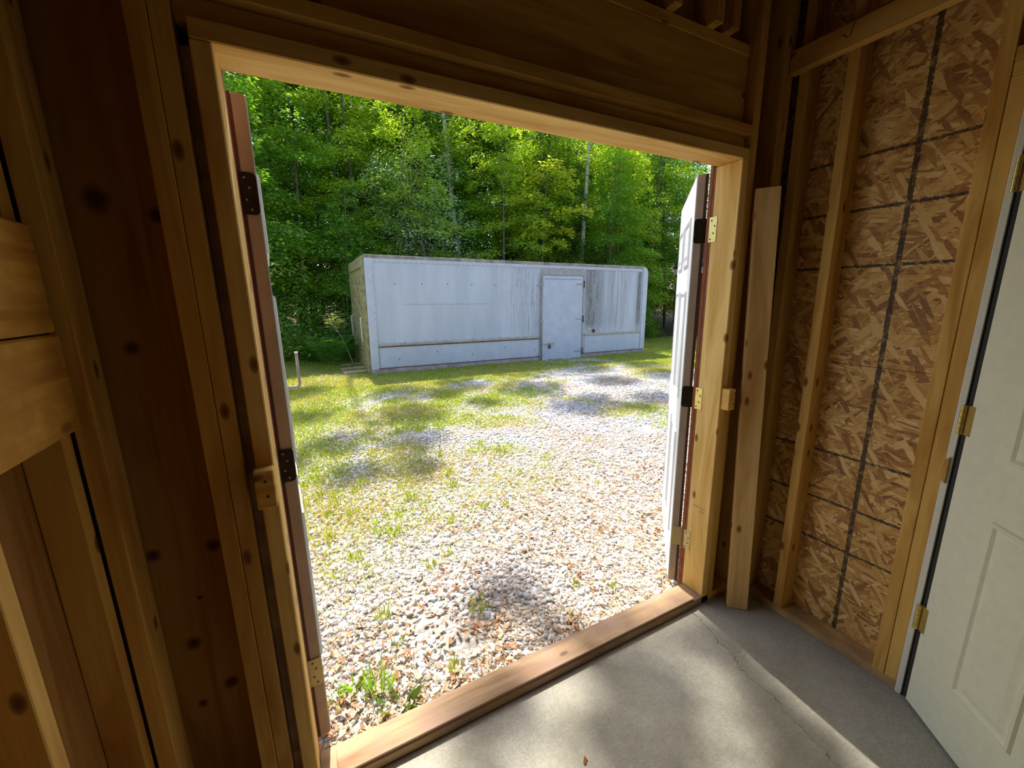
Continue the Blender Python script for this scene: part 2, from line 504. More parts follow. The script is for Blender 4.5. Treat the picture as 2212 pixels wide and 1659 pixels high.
M['mossy_wood'] = simple('mossy_frame_wood', (0.40, 0.37, 0.17), 0.9, noise_amt=0.45, nscale=9)
M['low_bounce_wood'] = simple('low_bounce_dark_boards', (0.13, 0.062, 0.025), 0.9, noise_amt=0.4, nscale=5)  # dark tone given to unseen rear surfaces to cut bounced light
M['shingle'] = simple('dark_roof_shingle', (0.05, 0.05, 0.05), 0.9, noise_amt=0.3, nscale=12)
M['siding_dark'] = simple('weathered_red_siding', (0.20, 0.07, 0.04), 0.85, noise_amt=0.3, nscale=6)
M['white_trim'] = simple('white_eave_trim', (0.7, 0.7, 0.68), 0.6)
M['glass'] = simple('dark_window_glass', (0.03, 0.035, 0.04), 0.1, 0.0, spec=0.6)
M['plank'] = lumber('bleached_step_plank', 'x', (0.62, 0.48, 0.40), (0.42, 0.30, 0.23), 0.2)
M['stone'] = attr_mat('crushed_stone', 0.85, spec=0.25)
M['litter'] = attr_mat('dry_leaf', 0.85, trans=0.15)
M['grass'] = attr_mat('grass_blade', 0.65, trans=0.35, gain=1.0)
M['leaf'] = attr_mat('tree_leaf', 0.5, trans=0.45, spec=0.35, gain=1.15)
M['bark_grey'] = bark('grey_bark', (0.26, 0.23, 0.19), (0.10, 0.08, 0.06))
M['bark_dark'] = bark('dark_conifer_bark', (0.14, 0.11, 0.08), (0.05, 0.04, 0.03))
M['bark_birch'] = bark('white_birch_bark', (0.66, 0.64, 0.58), (0.12, 0.10, 0.08), True)
M['stem'] = bark('pale_stem', (0.40, 0.32, 0.22), (0.22, 0.17, 0.10))

# ------------------------------------------------------------------ object helpers
def link(o, parent=None):
    COL.objects.link(o)
    if parent is not None:
        o.parent = parent
    return o

def tag(o, label=None, cat=None, group=None, kind=None):
    if label: o['label'] = label
    if cat: o['category'] = cat
    if group: o['group'] = group
    if kind: o['kind'] = kind
    return o

def empty(name, loc, rot=(0, 0, 0)):
    o = bpy.data.objects.new(name, None)
    o.location = loc
    o.rotation_euler = rot
    o.empty_display_size = 0.1
    return link(o)

def box_mesh(name, sx, sy, sz, bev=0.0):
    bm = bmesh.new()
    bmesh.ops.create_cube(bm, size=1.0)
    bmesh.ops.scale(bm, vec=(sx, sy, sz), verts=bm.verts)
    if bev > 0:
        bmesh.ops.bevel(bm, geom=list(bm.edges), offset=min(bev, min(sx, sy, sz) * 0.3), segments=1, affect='EDGES')
    me = bpy.data.meshes.new(name)
    bm.to_mesh(me)
    bm.free()
    return me

def box(name, x0, x1, y0, y1, z0, z1, mat, parent=None, bev=0.002, rot=None):
    """box given in the parent's frame; the object's origin is its centre"""
    me = box_mesh(name, x1 - x0, y1 - y0, z1 - z0, bev)
    me.materials.append(mat)
    o = bpy.data.objects.new(name, me)
    o.location = ((x0 + x1) / 2, (y0 + y1) / 2, (z0 + z1) / 2)
    if rot: o.rotation_euler = rot
    return link(o, parent)

def bm_obj(name, bm, mat, parent=None, loc=(0, 0, 0), smooth=False):
    me = bpy.data.meshes.new(name)
    bm.to_mesh(me)
    bm.free()
    if smooth:
        me.polygons.foreach_set('use_smooth', [True] * len(me.polygons))
    me.materials.append(mat)
    o = bpy.data.objects.new(name, me)
    o.location = loc
    return link(o, parent)

def bm_box(bm, x0, x1, y0, y1, z0, z1):
    r = bmesh.ops.create_cube(bm, size=1.0)
    for v in r['verts']:
        v.co = Vector(((x0 + x1) / 2 + v.co.x * (x1 - x0), (y0 + y1) / 2 + v.co.y * (y1 - y0), (z0 + z1) / 2 + v.co.z * (z1 - z0)))

def bm_prism(bm, pts, axis, a0, a1):
    """extrude a polygon; axis 'y' takes pts as (x,z), axis 'x' as (y,z), axis 'z' as (x,y)"""
    def mk(p, a):
        return {'y': (p[0], a, p[1]), 'x': (a, p[0], p[1]), 'z': (p[0], p[1], a)}[axis]
    A = [bm.verts.new(mk(p, a0)) for p in pts]
    B = [bm.verts.new(mk(p, a1)) for p in pts]
    bm.faces.new(A)
    bm.faces.new(B[::-1])
    n = len(pts)
    for i in range(n):
        bm.faces.new((A[i], B[i], B[(i + 1) % n], A[(i + 1) % n])[::-1])
    bmesh.ops.recalc_face_normals(bm, faces=bm.faces)

def bm_tube(bm, pts, radii, seg=8, cap=True):
    pts = [Vector(p) for p in pts]
    rings = []
    for i, p in enumerate(pts):
        t = (pts[min(i + 1, len(pts) - 1)] - pts[max(i - 1, 0)]).normalized()
        a = t.orthogonal().normalized() if i == 0 else (rings_a - t * rings_a.dot(t)).normalized()
        rings_a = a
        b = t.cross(a)
        rr = radii[i] if hasattr(radii, '__len__') else radii
        rings.append([bm.verts.new(p + (a * math.cos(k * 2 * math.pi / seg) + b * math.sin(k * 2 * math.pi / seg)) * rr) for k in range(seg)])
    for i in range(len(rings) - 1):
        for k in range(seg):
            bm.faces.new((rings[i][k], rings[i][(k + 1) % seg], rings[i + 1][(k + 1) % seg], rings[i + 1][k]))
    if cap:
        bm.faces.new(rings[0][::-1])
        bm.faces.new(rings[-1])

def tube(name, pts, radii, mat, parent=None, seg=10):
    bm = bmesh.new()
    bm_tube(bm, pts, radii, seg)
    return bm_obj(name, bm, mat, parent, smooth=True)

def np_mesh(name, verts, faces, mat, colors=None, parent=None, smooth=False, loc=(0, 0, 0)):
    """verts (n,3), faces (m,k) with k = 3 or 4, colors (n,3)"""
    me = np_data(name, verts, faces, mat, colors, smooth)
    o = bpy.data.objects.new(name, me)
    o.location = loc
    return link(o, parent)

def np_data(name, verts, faces, mat, colors=None, smooth=False):
    me = bpy.data.meshes.new(name)
    n, (mf, k) = len(verts), faces.shape
    me.vertices.add(n)
    me.vertices.foreach_set('co', np.ascontiguousarray(verts, dtype=np.float32).ravel())
    me.loops.add(mf * k)
    me.loops.foreach_set('vertex_index', np.ascontiguousarray(faces, dtype=np.int32).ravel())
    me.polygons.add(mf)
    me.polygons.foreach_set('loop_start', np.arange(0, mf * k, k, dtype=np.int32))
    if smooth:
        me.polygons.foreach_set('use_smooth', np.ones(mf, dtype=bool))
    me.update(calc_edges=True)
    if colors is not None:
        at = me.color_attributes.new('Col', 'FLOAT_COLOR', 'POINT')
        c4 = np.ones((n, 4), dtype=np.float32)
        c4[:, :3] = colors
        at.data.foreach_set('color', c4.ravel())
    me.materials.append(mat)
    return me

def copy_tree(o, parent=None):
    c = o.copy()
    COL.objects.link(c)
    c.parent = parent
    for ch in o.children:
        copy_tree(ch, c)
    return c

# ================================================================== SETTING: the yard
def vnoise(x, y, cell, seed):
    """smooth value noise 0..1"""
    r = np.random.default_rng(seed)
    g = r.random((64, 64))
    fx, fy = x / cell + 200, y / cell + 200
    ix, iy = np.floor(fx).astype(int), np.floor(fy).astype(int)
    tx, ty = fx - ix, fy - iy
    tx, ty = tx * tx * (3 - 2 * tx), ty * ty * (3 - 2 * ty)
    a = g[ix % 64, iy % 64]; b = g[(ix + 1) % 64, iy % 64]
    c = g[ix % 64, (iy + 1) % 64]; d = g[(ix + 1) % 64, (iy + 1) % 64]
    return (a * (1 - tx) + b * tx) * (1 - ty) + (c * (1 - tx) + d * tx) * ty

def ground_h(x, y):
    s = np.clip((y - 3) / 5, 0, 1)
    s = s * s * (3 - 2 * s)
    h = -0.12 - 0.0128 * np.clip(x - 1.4, 0, 12) * s
    h = h + (vnoise(x, y, 0.9, 3) - 0.5) * 0.03 * np.clip((y - 0.5) / 2, 0, 1)
    h = h + np.clip(y - 13, 0, 40) * 0.03
    return h

gx = np.concatenate([np.linspace(-30, -2, 15)[:-1], np.linspace(-2, 16, 91)[:-1], np.linspace(16, 50, 18)])
gy = np.concatenate([np.linspace(0.15, 12, 80)[:-1], np.linspace(12, 60, 25)])
GX, GY = np.meshgrid(gx, gy)
gv = np.stack([GX, GY, ground_h(GX, GY)], -1).reshape(-1, 3)
nx, ny = len(gx), len(gy)
ii, jj = np.meshgrid(np.arange(nx - 1), np.arange(ny - 1))
i0 = (jj * nx + ii).ravel()
gf = np.stack([i0, i0 + 1, i0 + nx + 1, i0 + nx], 1)
ground = np_mesh('ground', gv, gf, M['ground'], smooth=True)
tag(ground, 'gravel yard thinning into leaf mould under the trees', 'ground', kind='structure')

def view_mask(x, y):
    """keep what the doorway lets one see, plus a step to either side"""
    return (x > -0.9 - 0.10 * y) & (x < 2.2 + 1.35 * y)

# ---- crushed stone
ico = bmesh.new()
bmesh.ops.create_icosphere(ico, subdivisions=1, radius=1.0)
ICO_V = np.array([v.co[:] for v in ico.verts])
ICO_F = np.array([[v.index for v in f.verts] for f in ico.faces])
ico.free()

def rot_z(a):
    c, s = np.cos(a), np.sin(a)
    z, o = np.zeros_like(a), np.ones_like(a)
    return np.stack([np.stack([c, -s, z], -1), np.stack([s, c, z], -1), np.stack([z, z, o], -1)], -2)

def scatter(n, y0, y1, power=1.0):
    y = y0 + (y1 - y0) * rng.random(n) ** power
    x = -0.9 - 0.10 * y + rng.random(n) * (3.1 + 1.45 * y)
    return x, y

def stones(name, n, y0, y1, smin, smax, power, label):
    x, y = scatter(n, y0, y1, power)
    keep = vnoise(x, y, 0.55, 5) + vnoise(x, y, 0.17, 6) * 0.6 > 0.32
    x, y = x[keep], y[keep]
    n = len(x)
    var = ICO_V[None] * (0.72 + 0.56 * np.random.default_rng(3).random((24, len(ICO_V), 1)))
    b = var[rng.integers(0, 24, n)]
    s = smin + (smax - smin) * rng.random(n) ** 1.8
    sc = np.stack([s * (0.9 + 0.6 * rng.random(n)), s * (0.7 + 0.4 * rng.random(n)), s * (0.45 + 0.35 * rng.random(n))], -1)
    b = b * sc[:, None, :]
    tilt = rng.normal(0, 0.35, n)
    c, sn = np.cos(tilt)[:, None], np.sin(tilt)[:, None]
    b = np.stack([b[..., 0] * c - b[..., 2] * sn, b[..., 1], b[..., 0] * sn + b[..., 2] * c], -1)
    b = np.einsum('nij,nkj->nki', rot_z(rng.random(n) * 6.283), b)
    z = ground_h(x, y) + s * 0.25 * rng.random(n) + 0.001
    b = b + np.stack([x, y, z], -1)[:, None, :]
    g = 0.40 + 0.34 * rng.random(n)
    t = rng.random(n)
    col = np.stack([g * (0.99 + 0.04 * t), g, g * (1.03 - 0.06 * t)], -1)
    col[rng.random(n) < 0.10] *= np.array([0.62, 0.55, 0.45])
    k = len(ICO_V)
    F = (ICO_F[None] + (np.arange(n) * k)[:, None, None]).reshape(-1, 3)
    o = np_mesh(name, b.reshape(-1, 3), F, M['stone'], np.repeat(col, k, 0))
    tag(o, label, 'gravel', kind='stuff')
    return o

stones('gravel', 30000, 0.20, 4.6, 0.009, 0.023, 1.0, 'grey crushed stone strewn thick before the doorway')
stones('fine_gravel', 11000, 4.4, 8.6, 0.012, 0.022, 0.8, 'fine grey crushed stone further out in the yard')

# ---- flat quads (leaves, blades)
def leaf_quads(p, d, nrm, ln, wd, col, fold=0.12, mid=0.45):
    d = d / np.linalg.norm(d, axis=1, keepdims=True)
    s = np.cross(d, nrm)
    s /= (np.linalg.norm(s, axis=1, keepdims=True) + 1e-9)
    u = np.cross(s, d)
    ln, wd = ln[:, None], wd[:, None]
    v = np.stack([p, p + d * ln * mid + s * wd * 0.5 + u * wd * fold, p + d * ln, p + d * ln * mid - s * wd * 0.5 + u * wd * fold], 1)
    n = len(p)
    f = np.arange(n * 4).reshape(n, 4)
    return v.reshape(-1, 3), f, np.repeat(col, 4, 0)

def join_np(parts):
    V, F, Cc, o = [], [], [], 0
    for v, f, c in parts:
        V.append(v); F.append(f + o); Cc.append(c); o += len(v)
    return np.concatenate(V), np.concatenate(F), np.concatenate(Cc)

def unit_rand(n):
    v = rng.normal(size=(n, 3))
    return v / np.linalg.norm(v, axis=1, keepdims=True)

def palette(n, cols, jit=0.18):
    c = np.array(cols)[rng.integers(0, len(cols), n)]
    return np.clip(c * (1 + rng.normal(0, jit, (n, 1))), 0.004, 1)

# ---- dry leaf litter and straw before the door
n = 8000
x, y = scatter(n, 0.22, 3.6, 1.5)
den = vnoise(x, y, 0.5, 21) + 0.5 * vnoise(x, y, 0.16, 22) - 0.12 * y + 0.25 * np.exp(-((x - 0.9) ** 2 + (y - 0.6) ** 2) / 0.25)
k = den > 0.66
x, y = x[k], y[k]; n = len(x)
a = rng.random(n) * 6.283
d = np.stack([np.cos(a), np.sin(a), rng.normal(0, 0.25, n)], -1)
nm = np.array([0, 0, 1.0]) + rng.normal(0, 0.45, (n, 3))
pp = np.stack([x, y, ground_h(x, y) + 0.012 + 0.018 * rng.random(n)], -1)
cc = palette(n, [(0.46, 0.26, 0.15), (0.40, 0.18, 0.10), (0.56, 0.40, 0.27), (0.60, 0.47, 0.34), (0.55, 0.43, 0.31), (0.62, 0.50, 0.38)])
q1 = leaf_quads(pp, d, nm, 0.02 + 0.035 * rng.random(n), 0.010 + 0.020 * rng.random(n), cc, 0.3)
n = 26000
x, y = scatter(n, 0.22, 7.5, 1.3)
den = vnoise(x, y, 0.7, 23) + 0.5 * vnoise(x, y, 0.2, 24)
k = den > 0.62
x, y = x[k], y[k]; n = len(x)
a = rng.random(n) * 6.283
d = np.stack([np.cos(a), np.sin(a), rng.normal(0, 0.15, n)], -1)
pp = np.stack([x, y, ground_h(x, y) + 0.012 + 0.012 * rng.random(n)], -1)
cc = palette(n, [(0.62, 0.47, 0.30), (0.55, 0.38, 0.22), (0.68, 0.56, 0.38)])
q2 = leaf_quads(pp, d, np.array([0, 0, 1.0]) + rng.normal(0, 0.2, (n, 3)), 0.03 + 0.05 * rng.random(n), 0.003 + 0.003 * rng.random(n) + 0.0006 * y, cc, 0.0)
n = 30000
x, y = scatter(n, 0.20, 3.4, 1.2)
den = vnoise(x, y, 0.6, 25) + 0.6 * vnoise(x, y, 0.2, 26) - 0.10 * y
k = den > 0.50
x, y = x[k], y[k]; n = len(x)
a = rng.random(n) * 6.283
d = np.stack([np.cos(a), np.sin(a), rng.normal(0, 0.3, n)], -1)
pp = np.stack([x, y, ground_h(x, y) + 0.010 + 0.016 * rng.random(n)], -1)
cc = palette(n, [(0.60, 0.47, 0.36), (0.50, 0.35, 0.24), (0.66, 0.56, 0.44), (0.44, 0.27, 0.17), (0.58, 0.42, 0.33)])
q3 = leaf_quads(pp, d, np.array([0, 0, 1.0]) + rng.normal(0, 0.5, (n, 3)), 0.014 + 0.026 * rng.random(n), 0.004 + 0.007 * rng.random(n), cc, 0.2)
V, F, Cc = join_np([q1, q2, q3])
lit = np_mesh('leaf_litter', V, F, M['litter'], Cc)
tag(lit, 'dry brown leaves and straw lying over the gravel', 'leaf litter', kind='stuff')

# ---- grass and low weeds spread through the gravel
n = 420000
x, y = scatter(n, 0.5, 11.6, 0.72)
den = vnoise(x, y, 1.5, 31) * 0.75 + vnoise(x, y, 0.45, 32) * 0.55 + vnoise(x, y, 0.16, 33) * 0.25
bias = 0.20 * np.clip((y - 1.0) / 4.0, -0.6, 1.0) - 0.055 * np.clip(x - 1.2, -2, 4) * np.exp(-np.clip(y - 3.0, 0, 9) / 5.0)
pr = np.clip((den + bias - 0.60) / 0.38, 0, 1) ** 1.5
pr = pr * np.clip((y - 0.8 - 0.33 * np.clip(x - 0.3, 0, 3)) / 1.2, 0, 1)
k = rng.random(n) < pr
# bare where the box stands
k &= ~((x > 1.5) & (x < 9.5) & (y > 8.25) & (y < 10.6))
x, y = x[k], y[k]; n = len(x)
lean = rng.random(n) * 6.283
tl = 0.5 + 0.6 * rng.random(n)
d = np.stack([np.cos(lean) * tl, np.sin(lean) * tl, np.ones(n)], -1)
pp = np.stack([x, y, ground_h(x, y) + 0.002], -1)
cc = palette(n, [(0.38, 0.46, 0.06), (0.46, 0.50, 0.08), (0.29, 0.43, 0.06), (0.52, 0.50, 0.14), (0.22, 0.38, 0.06)])
dry = vnoise(x, y, 0.8, 35) > 0.62
cc[dry] = cc[dry] * 0.5 + np.array([0.50, 0.46, 0.16]) * 0.5
V, F, Cc = leaf_quads(pp, d, unit_rand(n), 0.025 + 0.035 * rng.random(n), 0.004 + 0.0045 * rng.random(n) + 0.0011 * y, cc, 0.1)
grass = np_mesh('yard_grass', V, F, M['grass'], Cc)
tag(grass, 'short yellow-green grass growing through the gravel yard', 'grass', kind='stuff')

# ================================================================== SETTING: the shed
# ---- floor
floor = box('floor', -0.50, 2.20, YB, 0.11, -0.15, 0.0, M['concrete'], None, 0.0)
tag(floor, 'bare concrete slab floor with a hairline crack', 'floor', kind='structure')

# ---- front wall: sheathing with the doorway cut out, framing as its pieces
bm = bmesh.new()
Y0, Y1 = 0.089, 0.101
bm_box(bm, -0.50, -0.001, Y0, Y1, 0.0, TOP)
bm_box(bm, XR + 0.001, 2.20, Y0, Y1, 0.0, TOP)
bm_box(bm, -0.001, XR + 0.001, Y0, Y1, H + 0.001, TOP)
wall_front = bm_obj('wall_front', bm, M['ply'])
tag(wall_front, 'stud-framed plywood front wall around the wide doorway', 'wall', kind='structure')
W = wall_front
lz, lx, ly = M['lumber_z'], M['lumber_x'], M['lumber_y']
PL = 0.038
box('bottom_plate', -0.42, -0.0, 0.0, 0.0885, 0.0, PL, lx, W)
box('bottom_plate', XR, 2.105, 0.0, 0.0885, 0.0, PL, lx, W)
# left of the doorway
box('stud', -0.350, -0.312, 0.0, 0.0885, PL, TOP - 0.04, lz, W)
box('stud', -0.139, -0.1015, 0.0, 0.0885, PL, TOP - 0.04, lz, W)
box('stud', -0.1005, -0.0645, 0.002, 0.0885, PL, TOP - 0.04, lz, W)
box('spacer_strip', -0.064, -0.0405, 0.035, 0.0885, PL, H, M['sill_x'], W)
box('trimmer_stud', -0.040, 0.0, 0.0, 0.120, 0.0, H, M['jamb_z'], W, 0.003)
# right of the doorway
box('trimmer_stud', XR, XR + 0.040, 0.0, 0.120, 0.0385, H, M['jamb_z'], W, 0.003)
box('stud', XR + 0.0405, XR + 0.082, 0.001, 0.0885, PL, TOP - 0.04, lz, W)
box('stud', 1.945, 1.983, 0.0, 0.0885, PL, TOP - 0.04, lz, W)
box('stud', 1.9835, 2.0195, 0.004, 0.0885, PL, TOP - 0.04, lz, W)
# header over the doorway, layer by layer
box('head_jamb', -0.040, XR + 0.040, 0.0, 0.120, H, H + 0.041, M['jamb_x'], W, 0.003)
box('header_board', -0.064, XR + 0.040, 0.030, 0.0885, H + 0.0415, 2.1535, lx, W)
box('header_plate', -0.064, XR + 0.040, 0.0, 0.0885, 2.154, 2.190, lx, W)
box('header_beam', -0.064, XR + 0.040, 0.045, 0.0885, 2.1905, 2.445, lx, W)
box('header_plate', -0.064, XR + 0.040, 0.040, 0.0885, 2.4455, 2.484, lx, W)
for cx in (0.12, 0.52, 0.93, 1.34, 1.55, 1.64):
    box('cripple_stud', cx - 0.019, cx + 0.019, 0.0, 0.0885, 2.4845, TOP - 0.04, lz, W)
box('top_plate', -0.42, 2.105, 0.0, 0.0885, TOP - 0.0395, TOP, lx, W)
# threshold: a plate with a worn tread board on top
box('sill_plate', 0.0, XR + 0.05, 0.0, 0.120, 0.0, PL, M['sill_x'], W, 0.003)
box('threshold_board', 0.050, XR - 0.05, 0.003, 0.090, PL + 0.0005, PL + 0.012, M['sill_x'], W, 0.002)
# outer siding and red trim that shows past the jambs
bm = bmesh.new()
bm_box(bm, -1.6, -0.041, 0.1015, 0.130, -0.14, TOP)
bm_box(bm, XR + 0.041, 3.4, 0.1015, 0.130, -0.14, TOP)
bm_box(bm, -0.041, XR + 0.041, 0.1015, 0.130, H + 0.042, TOP)
sd = bm_obj('siding', bm, M['red_trim'], W)
box('door_casing', XR + 0.0, XR + 0.11, 0.1305, YO + 0.004, 0.0, H + 0.10, M['red_trim'], W)
box('door_casing', -0.11, 0.0, 0.1305, YO + 0.004, 0.0, H + 0.10, M['red_trim'], W)
box('door_casing', 0.0, XR, 0.1305, YO + 0.004, H + 0.014, H + 0.10, M['red_trim'], W)
box('jamb_edge', XR + 0.002, XR + 0.041, 0.1203, 0.1303, 0.0, H, M['red_trim'], W, 0.0)
box('jamb_edge', -0.041, -0.002, 0.1203, 0.1303, 0.0, H, M['red_trim'], W, 0.0)
# short blocks nailed to the jambs to carry a crossbar
def bar_block(x0, x1, z0, z1, dep, holes):
    b = box('bar_block', x0, x1, -dep, -0.0005, z0, z1, lx, W, 0.003)
    for (hx, hz) in holes:
        bm = bmesh.new()
        bmesh.ops.create_cone(bm, cap_ends=True, segments=10, radius1=0.0035, radius2=0.0035, depth=0.001,
                              matrix=Matrix.Translation((hx - (x0 + x1) / 2, -dep / 2 - 0.0006, hz - (z0 + z1) / 2)) @ Matrix.Rotation(math.pi / 2, 4, 'X'))
        bm_obj('nail_hole', bm, M['screw_dark'], b)
bar_block(-0.044, 0.0, 1.022, 1.122, 0.04, [(-0.020, 1.095), (-0.018, 1.055)])
bar_block(XR + 0.004, XR + 0.046, 1.022, 1.118, 0.04, [(XR + 0.036, 1.10), (XR + 0.034, 1.05)])

# ---- left wall: sheathing, studs and two boards nailed across
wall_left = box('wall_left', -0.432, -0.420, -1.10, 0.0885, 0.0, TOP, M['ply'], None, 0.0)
tag(wall_left, 'narrow left wall of bare studs with two old boards nailed across', 'wall', kind='structure')
def in_parent(parent, name, x0, x1, y0, y1, z0, z1, mat, bev=0.002):
    px, py, pz = parent.location
    return box(name, x0 - px, x1 - px, y0 - py, y1 - py, z0 - pz, z1 - pz, mat, parent, bev)
WL = wall_left
in_parent(WL, 'sheathing_sheet', -0.432, -0.420, YB, -1.101, 0.0, TOP, M['low_bounce_wood'], 0.0)
in_parent(WL, 'bottom_plate', -0.4195, XL, YB, -0.001, 0.0, PL, M['plate'])
in_parent(WL, 'top_plate', -0.4195, XL, YB, -0.001, TOP - 0.038, TOP, ly)
for y in [-0.020, -0.292, -0.70, -1.105, -1.51, -1.92, -2.33, -2.73, -3.14, -3.55, -3.95]:
    in_parent(WL, 'stud', -0.4195, XL, y - 0.019, y + 0.019, PL, TOP - 0.0385, lz if y > -1.2 else M['low_bounce_wood'])
in_parent(WL, 'cross_board', XL + 0.0005, -0.334, -2.4, -0.004, 1.276, 1.4745, M['board_y'], 0.004)
in_parent(WL, 'cross_board', XL + 0.0005, -0.335, -2.4, -0.010, 1.4785, 1.682, M['board_y'], 0.004)

# ---- right wall: two strand-board sheets, studs, plates, doorway with its white jamb
DY0, DY1 = -0.668, -1.545            # doorway in the right wall
DH = 2.10
bm = bmesh.new()
bm_box(bm, 2.109, 2.120, DY0 - 0.02, 0.0885, 0.0, 1.2375)
wall_right = bm_obj('wall_right', bm, M['osb'])
tag(wall_right, 'strand-board right wall with black stencilled nail lines between studs', 'wall', kind='structure')
WR = wall_right
bm = bmesh.new(); bm_box(bm, 2.109, 2.120, DY0 - 0.02, 0.0885, 1.2395, TOP)
bm_obj('sheathing_sheet', bm, M['osb'], WR)
bm = bmesh.new(); bm_box(bm, 2.109, 2.120, DY1 + 0.001, DY0 - 0.021, DH + 0.04, TOP)
bm_obj('sheathing_sheet', bm, M['osb'], WR)
bm = bmesh.new(); bm_box(bm, 2.109, 2.120, YB, DY1, 0.0, TOP)
bm_obj('sheathing_sheet', bm, M['low_bounce_wood'], WR)
box('bottom_plate', XW, 2.1085, DY0, -0.001, 0.0, PL, M['plate'], WR)
box('bottom_plate', XW, 2.1085, YB, DY1 - 0.001, 0.0, PL, M['plate'], WR)
box('top_plate', XW, 2.1085, YB, -0.001, TOP - 0.038, TOP, ly, WR)
box('stud', XW, 2.1085, -0.060, -0.022, PL, TOP - 0.0385, lz, WR)
box('stud', XW + 0.001, 2.1085, -0.231, -0.1925, PL, TOP - 0.0385, lz, WR)
box('stud', XW, 2.1085, -0.628, -0.590, PL, TOP - 0.0385, lz, WR)
box('stud', XW + 0.001, 2.1085, -0.6675, -0.6295, PL, 2.14, lz, WR)
box('door_header', XW + 0.001, 2.1085, DY1, -0.6295, 2.1405, 2.179, ly, WR)
box('door_header', XW + 0.001, 2.1085, DY1, -0.6285, 2.1795, 2.218, ly, WR)
for y in (-0.93, -1.33):
    box('cripple_stud', XW, 2.1085, y - 0.019, y + 0.019, 2.2185, TOP - 0.0385, lz, WR)
for y in (-1.566, -1.97, -2.38, -2.79, -3.2, -3.6, -4.0):
    box('stud', XW, 2.1085, y - 0.019, y + 0.019, PL, TOP - 0.0385, lz, WR)
box('nailer_board', XW - 0.038, XW - 0.0005, -1.45, 0.0 - 0.001, 2.402, 2.486, ly, WR, 0.003)
# white door jamb, stop and black weatherstrip
box('door_jamb', XW - 0.006, 2.13, DY0 - 0.0195, DY0 - 0.0005, 0.0, DH + 0.02, M['jamb_white'], WR)
box('door_jamb', XW - 0.006, 2.13, DY1 + 0.0005, DY1 + 0.0195, 0.0, DH + 0.02, M['jamb_white'], WR)
box('head_jamb', XW - 0.006, 2.13, DY1 + 0.020, DY0 - 0.020, DH, DH + 0.02, M['jamb_white'], WR)
box('weatherstrip', XW + 0.048, XW + 0.060, DY0 - 0.036, DY0 - 0.020, 0.0, DH, M['black_seal'], WR)
# torn bit of jamb where something was pried off
tb = bmesh.new(); bm_prism(tb, [(0, 0), (0.012, 0.01), (0.016, 0.05), (0.010, 0.085), (0.0, 0.095)], 'x', -0.004, 0.004)
o = bm_obj('torn_splinter', tb, M['lumber_z'], WR, (XW - 0.0095, DY0 - 0.012, 0.885))

# ---- back wall, ceiling
wall_back = box('wall_back', -0.432, 2.12, YB - 0.10, YB - 0.001, 0.0, TOP, M['low_bounce_wood'], None, 0.0)
tag(wall_back, 'board back wall of the shed behind the viewer, coloured dark to cut bounce', 'wall', kind='structure')
ceiling = box('ceiling', -0.50, 2.20, YB - 0.1, 0.13, TOP + 0.001, TOP + 0.02, M['low_bounce_wood'], None, 0.0)
tag(ceiling, 'board deck closing the shed overhead, coloured dark to cut bounce', 'ceiling', kind='structure')

# ---- unseen side room, added to shut out daylight past the right doorway
for nm, b, lb in (('wall_light_block_1', (3.30, 3.40, YB, 0.10), 'far added wall keeping daylight out of the side room'), ('wall_light_block_2', (2.121, 3.30, 0.0, 0.085), 'front added wall keeping daylight out of the side room'),
                  ('wall_light_block_3', (2.121, 3.30, YB, YB + 0.1), 'back added wall keeping daylight out of the side room')):
    tag(box(nm, b[0], b[1], b[2], b[3], 0.0, TOP, M['low_bounce_wood'], None, 0.0), lb + ' behind the white door', 'wall', kind='structure')
tag(box('floor_light_block', 2.201, 3.40, YB, 0.10, -0.15, -0.001, M['concrete'], None, 0.0), 'added concrete floor of the light-blocking side room behind the white door', 'floor', kind='structure')
tag(box('ceiling_light_block', 2.201, 3.40, YB, 0.10, TOP + 0.001, TOP + 0.02, M['ply'], None, 0.0), 'added plywood deck keeping daylight out of the side room', 'ceiling', kind='structure')

# ================================================================== DOORS
def panel_piece(name, u0, u1, z0, z1, mat, parent, face_y, sgn):
    """raised-and-fielded panel: moulded ring with a raised centre, standing on the door face (local x=u, y=face normal)"""
    bm = bmesh.new()
    prof = [(0.0, 0.0), (0.005, 0.007), (0.013, 0.008), (0.020, 0.0015), (0.030, 0.0008), (0.048, 0.006)]
    rings = []
    for (ins, hgt) in prof:
        a, b, c, d = u0 + ins, u1 - ins, z0 + ins, z1 - ins
        y = face_y + sgn * hgt
        rings.append([bm.verts.new(p) for p in ((a, y, c), (b, y, c), (b, y, d), (a, y, d))])
    for r0, r1 in zip(rings, rings[1:]):
        for k in range(4):
            bm.faces.new((r0[k], r0[(k + 1) % 4], r1[(k + 1) % 4], r1[k]))
    bm.faces.new(rings[-1])
    bmesh.ops.recalc_face_normals(bm, faces=bm.faces)
    if sgn < 0:
        pass
    return bm_obj(name, bm, mat, parent)

